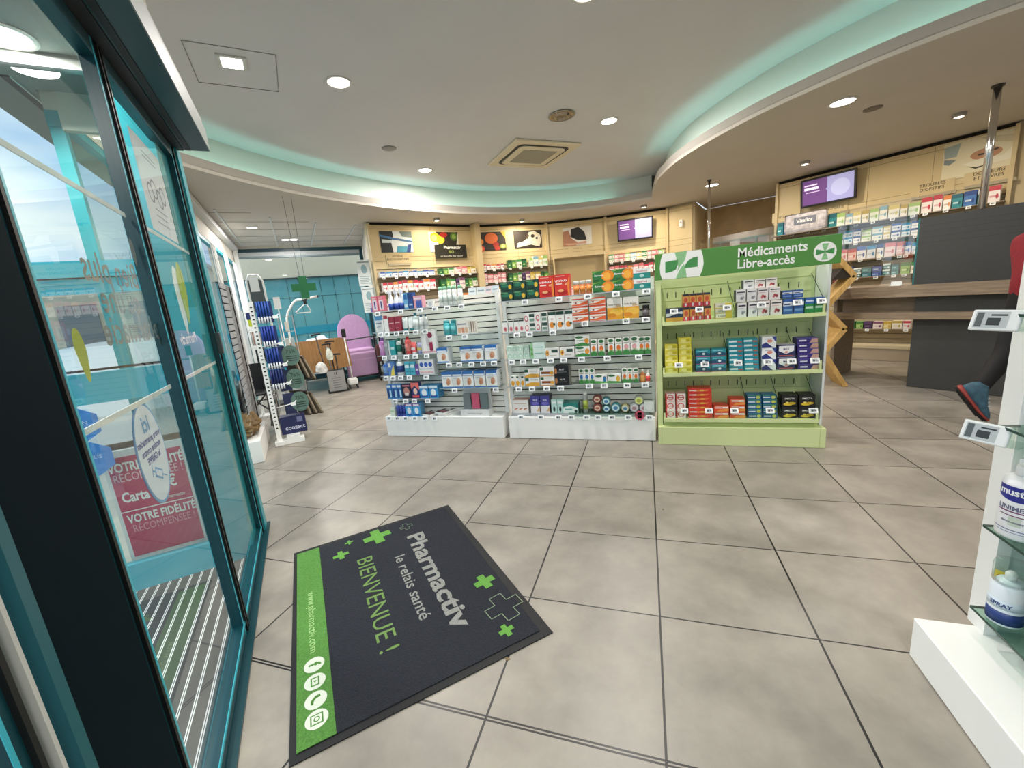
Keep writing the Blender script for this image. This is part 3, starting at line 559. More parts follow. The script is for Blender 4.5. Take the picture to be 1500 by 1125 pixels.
# ================================================================== RIGHT SHELVES (close, cut by the frame)
t = thing('baby_care_gondola', 'white gondola with glass shelves at the right edge', 'shop shelving', (1.2, -.02, 0)); T = TR(-1.2, .02, 0)
gb('plinth', lambda b: b.bbox(.88, 1.75, -3.0, -.012, .004, .165, WH, .004)); gb('back_panel', lambda b: b.box(1.36, 1.40, -3.0, -.0, .165, 2.0, mt('#e6e9e8', .4)))
gb('end_panel', lambda b: (b.box(1.085, 1.36, -.03, .02, .165, 2.0, mt('#eceeed', .4)), b.box(1.05, 1.085, -.055, .02, .165, 2.0, WH)))
gb('end_panel', lambda b: b.box(1.05, 1.36, -3.0, -2.96, .165, 2.0, WH))
for z in (.28, .585, .925, 1.265, 1.6): gb('glass_shelf', lambda b: (b.box(1.0, 1.36, -2.95, -.062, z - .008, z, GREENGL), b.box(.999, 1.0, -2.95, -.062, z - .008, z, mt('#23463a', .2)), b.box(1.0, 1.05, -.063, -.061, z - .008, z, mt('#23463a', .2))))
# ================================================================== COUNTER
CO, CA = (2.88, 4.246, 0), math.atan2(-.68987, .72394); CD = mt('#3a3b3b', .6, noise=.05, scale=20)
def wood(c1, c2, sx=(2, 30, 30), rough=.55):
    k = ('wood', c1, c2, sx)
    if k in MATS: return MATS[k]
    m = bpy.data.materials.new('wood_grain'); m.use_nodes = True; nt = m.node_tree; bs = nt.nodes['Principled BSDF']; L = nt.links.new
    tc = nd(nt, 'ShaderNodeTexCoord'); mp = nd(nt, 'ShaderNodeMapping'); mp.inputs['Scale'].default_value = sx; n = nd(nt, 'ShaderNodeTexNoise'); n.inputs['Scale'].default_value = 1.5; n.inputs['Detail'].default_value = 6; n.inputs['Distortion'].default_value = .6
    r = nd(nt, 'ShaderNodeValToRGB'); e = r.color_ramp.elements; e[0].position = .32; e[0].color = lin(c1); e[1].position = .68; e[1].color = lin(c2)
    L(tc.outputs['Object'], mp.inputs[0]); L(mp.outputs[0], n.inputs['Vector']); L(n.outputs['Fac'], r.inputs[0]); L(r.outputs[0], bs.inputs['Base Color']); bs.inputs['Roughness'].default_value = rough; MATS[k] = m; return m
OAK = wood('#7a6a59', '#9d8b76'); OAKD = wood('#675a4e', '#80715f'); PINE = wood('#b08a4e', '#cfa968', (25, 25, 3))
t = thing('sales_counter', 'dark grey sales counter with two oak ledges', 'counter', CO, CA)
def cb(name, f, p=None): b = MB(); f(b); return b.build(name, p or t)
cb('base', lambda b: b.box(0, 1.9, 0, .6, .005, 1.05, CD)); cb('screen_panel', lambda b: (b.box(-.03, 1.9, 0, .05, 1.18, 1.89, CD), [b.box(0, 1.9, -.001, 0, z, z + .004, mt('#2b2c2c', .6)) for z in (1.62, 1.68, 1.74, 1.8)], b.box(-.045, -.03, 0, .05, 1.18, 1.89, mt('#2b6f73', .3))))
cb('worktop', lambda b: b.bbox(-.86, 1.9, -.10, .62, 1.05, 1.18, OAK, .003)); cb('ledge', lambda b: b.bbox(-.87, 1.9, -.12, .05, .80, .875, OAK, .003)); cb('rear_board', lambda b: b.box(-.72, 0, .06, .09, .875, 1.05, OAKD))
cb('end_support', lambda b: b.box(-.84, -.80, .1, .6, .005, 1.05, OAKD))
def plexi(label, u0, u1, z0, z1, v):
    t2 = thing('plexiglass_screen', label, 'plexiglass screen', tuple(Matrix.Translation(CO) @ RZ(CA) @ Vector((u0, v, z0))), CA)
    b = MB(); b.box(0, u1 - u0, 0, .006, .0, z1 - z0, PLEX); b.build('pane', t2)
    b = MB()
    for x in (.12, u1 - u0 - .12): b.box(x - .05, x + .05, -.05, .06, 0, .006, mt('#e8ecec', .3)); b.box(x - .05, x + .05, -.005, 0, 0, .05, mt('#e8ecec', .3))
    b.build('foot', t2)
plexi('clear plexiglass screen standing on the oak counter, left of the dark panel', -.79, -.05, 1.18, 2.13, -.03)
t3 = thing('sales_counter', 'second sales counter half hidden behind the green gondola', 'counter', tuple(Matrix.Translation(CO) @ RZ(CA) @ Vector((-2.1, 0, 0))), CA)
cb('base', lambda b: b.box(-.75, .5, 0, .6, .005, 1.05, CD), t3); cb('worktop', lambda b: b.bbox(-.85, .6, -.1, .62, 1.05, 1.18, OAK, .003), t3)
plexi('clear plexiglass screen rising behind the green medicine sign', -2.76, -1.55, 1.18, 2.1, -.02)
for lb, u, v, z0, r in (('slim chrome pole behind the green gondola', -2.64, .02, 1.18, .02), ('thick chrome pole above the dark counter panel', .42, .02, 1.892, .03)):
    p = Matrix.Translation(CO) @ RZ(CA) @ Vector((u, v, z0)); b = MB(); b.cyl(r, 0, 2.998 - z0, CHROME, 20); b.lathe([(r * 1.5, 2.98 - z0), (r * 1.6, 2.999 - z0)], mt('#3a342c', .4), 20); tag(b.build('chrome_pole', None, tuple(p)), lb, 'pole')
b = MB(); PTS = [(.0, 1.62), (.23, 1.33), (-.05, .98), (.17, .72), (-.03, .44), (.22, 0)]
t = thing('zigzag_display_stand', 'zigzag pine display stand right of the green gondola', 'display stand', (2.07, 4.25, 0))
for i, (p, q) in enumerate(zip(PTS, PTS[1:])):
    b = MB(); d = Vector((q[0] - p[0], 0, q[1] - p[1])); n = Vector((d.z, 0, -d.x)).normalized() * .028; a = Vector((p[0], 0, p[1])); c = Vector((q[0], 0, q[1]))
    vs = [a - n, a + n, c + n, c - n]; b.add([(v.x, y, max(v.z, .002)) for y in (0, .34) for v in vs], [(0, 1, 2, 3), (7, 6, 5, 4), (0, 4, 5, 1), (1, 5, 6, 2), (2, 6, 7, 3), (3, 7, 4, 0)], PINE); b.build('leg' if i == 4 else 'board', t)
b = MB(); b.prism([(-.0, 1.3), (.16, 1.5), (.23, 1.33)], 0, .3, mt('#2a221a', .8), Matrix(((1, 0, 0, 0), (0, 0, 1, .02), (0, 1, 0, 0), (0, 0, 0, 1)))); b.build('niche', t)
for z0, z1 in ((.32, .98), (.98, 1.30)): b = MB(); b.box(-.06, -.03, .3, .33, z0, z1, PINE); b.build('board', t)
# ================================================================== WALL UNITS AT THE BACK
HB = mt('#cdb98e', .5, noise=.02, scale=3); GR2 = mt('#7d6d4a', .8); SL2 = mt('#b9a98b', .6); DS = mt('#8f8372', .5)
def wunit(label, P, Q, u0, u1, zs, joints=(), low=.0, m=HB):
    P, Q = Vector(P), Vector(Q); d = (Q - P).normalized(); o = P + d * u0; a = math.atan2(d.y, d.x)
    t = thing('wall_unit', label, 'wall unit', (o.x, o.y, 0), a, 'beige wall shelving units'); L = u1 - u0
    b = MB(); b.box(0, L, -.06, -.02, 2.18, 2.95, m)
    for z in (2.31, 2.39, 2.88): b.box(0, L, -.0615, -.06, z, z + .005, GR2)
    for x in joints: b.box(x - .002, x + .002, -.0615, -.06, 2.18, 2.95, GR2)
    b.box(0, L, -.035, -.005, 2.95, 2.997, mt('#1f1a14', .9)); b.build('header_panel', t)  # dark strip paints the shade in the gap between header and ceiling
    b = MB(); slats(b, 0, L, -.04, .3, 2.18, .075, .008, .018, SL2, GR2); b.build('slat_panel', t)
    for z in zs: b = MB(); b.box(.01, L - .01, -.24, -.04, z - .012, z, DS); b.build('shelf', t)
    b = MB(); b.box(0, L, -.4, -.02, .004, .19, mt('#b3a48f', .5)); b.box(0, L, -.41, -.02, .19, .232, mt('#d6c8a8', .5)); b.build('plinth', t)
    for x in (0, L): b = MB(); b.box(x - .02, x + .02, -.1, -.02, .19, 2.97, m); b.build('upright', t)
    return t
U = [(-4.76, 4.98), (-3.45, 6.75), (-2.09, 7.72), (-.83, 8.05), (.45, 8.08)]; R0, R1 = (2.24, 7.23), (4.43, 5.615)
wunit('beige wall unit with lab and lemon pictures at the left end', U[0], U[1], .02, 2.17, (2.02, 1.76, 1.5), (1.2,))
wunit('beige wall unit with the fruit picture', U[1], U[2], .02, 1.64, (2.07, 1.8, 1.55), (.95,))
NU = wunit('beige wall unit with open niche below the dark haired head picture', U[2], U[3], .02, 1.28, (), ())
b = MB(); b.box(.09, 1.24, -.055, -.035, .24, 2.26, mt('#b09a70', .6)); b.box(.09, .12, -.2, -.035, .24, 2.2, HB); b.box(1.2, 1.24, -.2, -.035, .24, 2.2, HB); b.box(.09, 1.24, -.2, -.035, 2.2, 2.26, HB); b.build('niche', NU)
wunit('beige wall unit with the purple screen', U[3], U[4], .02, 1.26, (2.0, 1.75), ())
wunit('long beige wall unit behind the counter', R0, R1, .02, 2.69, (2.08, 1.80, 1.54, 1.27, .47), (.4, 1.25, 1.95))
b = MB(); b.box(0, .5, -.04, 0, 1.2, 2.95, HB); 
for z in (2.2, 2.31, 2.88): b.box(0, .5, -.042, -.04, z, z + .005, GR2)
tag(b.build('pier_panel', None, (.46, 8.06, 0), math.atan2(-.22, .5)), 'beige panelled pier with alarm sensor beside the purple screen', 'panel')
b = MB(); b.bbox(-.035, .035, -.04, 0, -.07, .07, WHITE, .015); b.lathe([(.022, 0), (.018, .012), (.004, .02)], mt('#cfcfc8', .3), 12, TR(0, -.04, .02) @ RX(PI / 2)); tag(b.build('motion_sensor', None, (.70, 7.89, 2.62), -.42), 'white motion sensor on the beige pier', 'sensor')
b = MB(); b.box(-.06, .06, -.30, -.03, 1.2, 2.99, HB); tag(b.build('wall_post', None, (-3.45, 6.75, 0), .78), 'beige post between the lemon and fruit pictures', 'post')
def onw(P, Q, u, off, z): P, Q = Vector(P), Vector(Q); d = (Q - P).normalized(); p = P + d * u + Vector((d.y, -d.x)) * off; return (p.x, p.y, z), math.atan2(d.y, d.x)
def pic(label, P, Q, u0, u1, z0, z1, art, name='wall_picture', cat='picture'):
    loc, a = onw(P, Q, u0, .064, z0); b = MB(); w, h = u1 - u0, z1 - z0; b.box(0, w, -.006, 0, 0, h, mt(art[0], .5)); K = FR((0, -.0065, 0), (1, 0, 0), (0, 0, 1))
    for i, c in enumerate(art[1:]):
        z = .0004 * i
        if c[0] == 'e': b.disc(c[1] * w, c[2] * h, c[3] * w, c[4] * h, mt(c[5], .5), K, 20, z)
        else: b.poly([(c[1][j] * w, c[1][j + 1] * h, z) for j in range(0, len(c[1]), 2)], mt(c[2], .5), K)
    return tag(b.build(name, None, loc, a), label, cat)
pic('laboratory glassware picture on the left end wall unit', U[0], U[1], .2, .82, 2.47, 2.845, ['#dfe6ea', ('p', (0, 1, 0, 0, .36, 0, .33, .5, .42, .78, .4, 1), '#1b232b'), ('p', (.06, .45, .34, .45, .36, .58, .05, .62), '#c9d3d8'), ('p', (0, .85, .42, .7, 1, .55, 1, .45, .4, .6, 0, .75), '#3e6f9e'), ('p', (.46, 0, .5, .3, .92, .28, .85, 0), '#4f9fbc'), ('p', (.78, 0, .84, .36, .96, .4, .9, 0), '#1d3f8c'), ('p', (.6, 1, .7, .75, 1, .7, 1, 1), '#6d7f7f')])
pic('lemon and berry picture on the left end wall unit', U[0], U[1], 1.17, 1.82, 2.47, 2.845, ['#e9e4da', ('p', (.25, 1, .3, .35, .9, .25, 1, 1), '#2a2620'), ('e', .2, .72, .16, .25, '#e5b52c'), ('e', .38, .62, .14, .22, '#eec53a'), ('e', .18, .7, .09, .15, '#f3dc7d'), ('e', .5, .86, .13, .13, '#a3281f'), ('e', .85, .78, .13, .22, '#4f6f2c'), ('e', .85, .78, .07, .12, '#86a34a')])
pic('fruit picture with oranges and kiwi', U[1], U[2], .05, .70, 2.465, 2.84, ['#241d18', ('e', .52, .66, .22, .3, '#c9622c'), ('e', .12, .5, .13, .17, '#d6873a'), ('e', .12, .12, .15, .2, '#c9482f'), ('e', .12, .12, .1, .13, '#e58a6b'), ('e', .66, .3, .1, .15, '#a52c22'), ('e', .7, .12, .1, .12, '#b8352a'), ('e', .9, .2, .12, .14, '#7d8f3a'), ('e', .9, .2, .08, .1, '#b7c46d'), ('e', .9, .2, .03, .04, '#e8e6c8'), ('p', (.85, 1, 1, .6, 1, 1), '#d9a92c')])
pic('picture of a spotted dog on dark ground', U[1], U[2], .89, 1.53, 2.475, 2.84, ['#2d2620', ('p', (.08, .05, .1, .3, .35, .4, .5, .6, .55, .9, .75, .95, .95, .75, .98, .4, .9, .05, .6, .2), '#cfc8b8'), ('e', .68, .68, .07, .1, '#3a332c'), ('e', .82, .55, .05, .06, '#1c1713'), ('p', (.4, .6, .5, .85, .56, .7, .48, .5), '#4a4038')])
pic('picture of a dark haired head on white', U[2], U[3], .36, .99, 2.45, 2.83, ['#dedad2', ('p', (0, 0, 0, .8, .2, .85, .3, .4, .5, .15, .45, 0), '#a9755a'), ('p', (.26, .5, .3, .9, .55, 1, .75, .7, .82, .25, .5, .28), '#14110f'), ('p', (0, .15, .4, .12, .8, .2, .8, .05, .2, .02), '#c99a80')])
pic('large picture of a face under a blanket beside the thick chrome pole', R0, R1, 2.06, 2.69, 2.47, 2.93, ['#ddd3b4', ('p', (0, .9, .25, .95, .2, .6, .02, .6), '#9aa8a4'), ('p', (.02, .58, .2, .5, .1, .4, .02, .45), '#7d8a8c'), ('e', .62, .52, .22, .14, '#b98662'), ('e', .55, .52, .05, .025, '#2c1d16'), ('e', .74, .58, .05, .025, '#2c1d16'), ('p', (.3, .35, .6, .42, .85, .38, 1, .6, 1, .25, .5, .2), '#e6dfca'), ('p', (.4, .24, .5, .16, .62, .2, .7, .3, .6, .22, .5, .21), '#3a342e'), ('p', (.5, .98, 1, .85, 1, .66, .7, .78), '#c8bd9c')])
def caption(label, lines, P, Q, u, z, s=.05):
    loc, a = onw(P, Q, u, .0625, z); b = MB(); K = FR((0, -.0105, 0), (1, 0, 0), (0, 0, 1)); b.box(-.22, .22, -.01, .0, -.11, .05, HB)
    for i, l in enumerate(lines): b.text(l, mt('#2a241c', .6), K @ TR(0, -.058 * i, .0), s, 'c', .01)
    b.box(-.2, .24, -.03, .0, -.15, -.112, mt('#a89b80', .3)); tag(b.build('category_plate', None, loc, a), label, 'sign', 'category plates on the wall units')
caption('small category plate below the dark haired head picture', ['— — —', '— — — —'], U[2], U[3], .68, 2.36); caption('category plate reading hygiène bucco-dentaire', ['HYGIÈNE', 'BUCCO-DENTAIRE'], U[0], U[1], .49, 2.385); caption('category plate reading vitamines', ['', 'VITAMINES'], R0, R1, .17, 2.44)
caption('category plate reading forme-tonus under the right screen', ['', 'FORME-TONUS'], R0, R1, .82, 2.43); caption('category plate reading troubles digestifs', ['TROUBLES', 'DIGESTIFS'], R0, R1, 1.98, 2.44, .055); caption('category plate reading douleurs et fièvres', ['DOULEURS', 'ET FIÈVRES'], R0, R1, 2.50, 2.46, .055)
b = MB(); b.box(-.35, .35, -.008, .008, 0, .26, mt('#201f16', .5)); K = FR((0, -.0085, 0), (1, 0, 0), (0, 0, 1)); b.text('Pharmactiv', WS, K @ TR(.03, .18, 0), .085, 'c', .02); b.text('BIO', mt('#a3b25e', .5), K @ TR(0, .1, 0), .075, 'c', .01); b.text('un bien-être plus naturel', mt('#c9c9bd', .5), K @ TR(0, .03, 0), .05, 'c', 0)
for x in (-.3, .3): b.rod((x, 0, .26), (x, .0, .4), .002, ALU, 6)
loc, a = onw(U[0], U[1], 1.60, .12, 2.335); o = b.build('hanging_sign', None, loc, a); tag(o, 'black organic range sign hanging below the lemon picture', 'sign')
def screen(label, P, Q, u, z, w, h):
    loc, a = onw(P, Q, u, .20, z); t = thing('wall_screen', label, 'television', loc, a, 'purple wall screens'); K = RX(.12)
    b = MB(); b.M = K; b.bbox(-w / 2, w / 2, -.02, .02, -h / 2, h / 2, BLACK, .006); b.build('frame', t)
    b = MB(); b.M = K @ FR((0, -.0206, 0), (1, 0, 0), (0, 0, 1)); hw, hh = w / 2 - .03, h / 2 - .03; b.poly([(-hw, -hh, 0), (0, -hh, 0), (0, hh, 0), (-hw, hh, 0)], mt('#5d3a74', .4, emit=.4)); b.poly([(0, -hh, 0), (hw, -hh, 0), (hw, hh, 0), (0, hh, 0)], mt('#8f8fbe', .4, emit=.4))
    b.disc(.5 * hw, 0, .36 * hw, .36 * hw, mt('#a3a6cc', .4, emit=.4), None, 28, .0004); b.disc(0, .05 * hh, .05 * hw, .1 * hh, mt('#8f8fbe', .4, emit=.4), None, 16, .0004); b.box(-.92 * hw, -.35 * hw, .22 * hh, .42 * hh, 0, .0004, mt('#e6def2', .3, emit=.42)); b.box(-.92 * hw, -.4 * hw, .55 * hh, .66 * hh, 0, .0004, mt('#d9c6e2', .3, emit=.42)); b.box(-.85 * hw, -.3 * hw, .0, .05 * hh, 0, .0004, mt('#d9c6e2', .3, emit=.42)); b.build('screen_image', t)
    b = MB(); b.rod((0, .02, 0), (0, .135, .02), .025, DGREY, 10); b.build('wall_bracket', t)
screen('purple wall screen above the back wall shelves', U[3], U[4], .62, 2.63, .72, .43); screen('purple wall screen above the right wall shelves', R0, R1, .80, 2.68, .74, .43)
# posters on the end of the left unit
for i, (z0, z1, dx) in enumerate(((1.9, 2.36, 0), (1.42, 1.88, .02))):
    b = MB(); b.box(0, .24, -.003, 0, 0, z1 - z0, mt('#dfe9ea', .6)); K = FR((0, -.0036, 0), (1, 0, 0), (0, 0, 1))
    for k in range(5): b.box(.03, .2 - .02 * (k % 2), .04 + k * .03, .052 + k * .03, 0, .0004, mt('#9fb4b8', .6), K)
    b.disc(.12, .3, .05, .08, mt('#8fb0ba', .6), K); b.box(.02, .22, .41, .43, 0, .0004, mt('#7d8f96', .6), K)
    tag(b.build('notice_sheet', None, (-4.95 + dx, 4.80, z0), .85), ('upper' if i == 0 else 'lower') + ' pale notice sheet on the left end of the wall units', 'notice', 'notice sheets')
# ================================================================== PRODUCTS
def art(b, w, h, y, spec):
    """flat printing on a front face: r x0 z0 x1 z1 col / e cx cz rx rz col / t WORD cx cz size col / p x z ... col"""
    K = FR((-w / 2, y, 0), (1, 0, 0), (0, 0, 1))
    for i, cmd in enumerate(spec.split(';')):
        q = cmd.split()
        if not q: continue
        z = .0004 + .00025 * i
        if q[0] == 'r': x0, z0, x1, z1 = map(float, q[1:5]); b.poly([(x0 * w, z0 * h, z), (x1 * w, z0 * h, z), (x1 * w, z1 * h, z), (x0 * w, z1 * h, z)], mt(q[5], .45), K)
        elif q[0] == 'e': cx, cz, rx, rz = map(float, q[1:5]); b.disc(cx * w, cz * h, rx * w, rz * h, mt(q[5], .45), K, 14, z)
        elif q[0] == 'p': f = list(map(float, q[1:-1])); b.poly([(f[j] * w, f[j + 1] * h, z) for j in range(0, len(f), 2)], mt(q[-1], .45), K)
        elif q[0] == 't':
            v, f, x0, x1 = text_geo(q[1].replace('_', ' '), .015); s = float(q[4]) * h; k = min(s, .86 * w / max(x1 - x0, .1)); b.text(q[1].replace('_', ' '), mt(q[5], .5), K @ TR(float(q[2]) * w, float(q[3]) * h, 0) @ Matrix.Scale(1, 4), k, 'c', .015, None, z)
def carton(w, d, h, base, spec='', side=None, top=None):
    b = MB(); m = mt(base, .4); b.box(-w / 2, w / 2, -d / 2, d / 2, 0, h, m)
    if side: b.box(-w / 2 - .0004, w / 2 + .0004, -d / 2 + .001, d / 2 - .001, .001, h - .001, mt(side, .4))
    if top: b.box(-w / 2 + .0005, w / 2 - .0005, -d / 2 + .0005, d / 2 - .0005, h - .001, h + .0005, mt(top, .4))
    if spec: art(b, w, h, -d / 2, spec)
    return b, None
def bottle(w, h, kind, body, cap, band=None, word=None, wcol='#ffffff'):
    r = w / 2; b = MB(); c = MB(); mb, mc = mt(body, .3), mt(cap, .35)
    if kind == 'can': b.lathe([(r * .96, 0), (r, .01 * h), (r, .76 * h), (r * .8, .82 * h)], mb); c.lathe([(r * .82, .8 * h), (r * .82, .93 * h), (r * .6, h)], mc); lo, hi = .18, .6
    elif kind == 'trig':
        b.lathe([(r * .95, 0), (r, .02 * h), (r, .35 * h), (r * .8, .6 * h), (r * .4, .78 * h)], mb); c.lathe([(r * .42, .77 * h), (r * .42, .84 * h)], mc); c.box(-r * .3, r * .3, -r * 1.1, r * .5, .84 * h, h, mc); c.box(-r * .1, r * .1, -r * .9, -r * .7, .72 * h, .84 * h, mc); lo, hi = 0.02, .34
    elif kind == 'tube':
        n = 14; rings = []
        for z, rx, ry in ((.16, .9, .9), (.3, .95, .85), (.7, 1, .5), (1, 1, .06)): rings.append([(r * rx * math.cos(2 * PI * k / n), r * ry * math.sin(2 * PI * k / n), z * h) for k in range(n)])
        vs = [p for R in rings for p in R]; b.add(vs, [(i * n + k, i * n + (k + 1) % n, (i + 1) * n + (k + 1) % n, (i + 1) * n + k) for i in range(3) for k in range(n)] + [tuple(range(3 * n, 4 * n))], mb, True); c.lathe([(r * .8, 0), (r * .85, .16 * h)], mc); lo, hi = .35, .55
    elif kind == 'jar': b.lathe([(r * .95, 0), (r, .03 * h), (r, .72 * h), (r * .9, .76 * h)], mb); c.lathe([(r, .75 * h), (r, .97 * h), (r * .95, h)], mc, 20); lo, hi = .15, .6
    elif kind == 'drop': b.lathe([(r * .95, 0), (r, .02 * h), (r, .62 * h), (r * .5, .74 * h), (r * .4, .8 * h)], mb); c.lathe([(r * .42, .78 * h), (r * .42, .9 * h), (r * .2, h)], mc); lo, hi = .1, .55
    else: b.lathe([(r * .94, 0), (r, .02 * h), (r, .7 * h), (r * .85, .78 * h), (r * .42, .84 * h)], mb); c.lathe([(r * .48, .83 * h), (r * .48, h)], mc); lo, hi = .18, .6
    if band:
        if kind == 'tube': b.box(-r * .7, r * .7, -r * .84, -r * .70, lo * h, hi * h, mt(band, .4))
        else: b.lathe([(r * 1.006, lo * h), (r * 1.006, hi * h)], mt(band, .4))
    if word: b.text(word, mt(wcol, .5), FR((0, -r * 1.03, (lo + hi) / 2 * h - .1 * h), (1, 0, 0), (0, 0, 1)), min(.18 * h, .5 * w), 'c', .02)
    return b, c
W_ = '#f3f3f0'
FOOT = 'r 0 .72 1 1 #2f6fb8;r .05 .74 .95 .84 #eaf2fa;r 0 0 1 .08 #3f7fc4;e .62 .4 .2 .22 #d9a384;e .55 .3 .14 .14 #c98a68;r .1 .58 .5 .64 #c9d3dd'
GW = 'e .5 .88 .4 .1 #2f6a3c;e .5 .45 .3 .17 {};p 0 0 1 0 1 .2 .5 .3 0 .2 #3f8a45;p 0 .22 .5 .32 1 .22 1 .26 .5 .36 0 .26 #8fc27a;r .15 .68 .85 .73 #9aa59a'
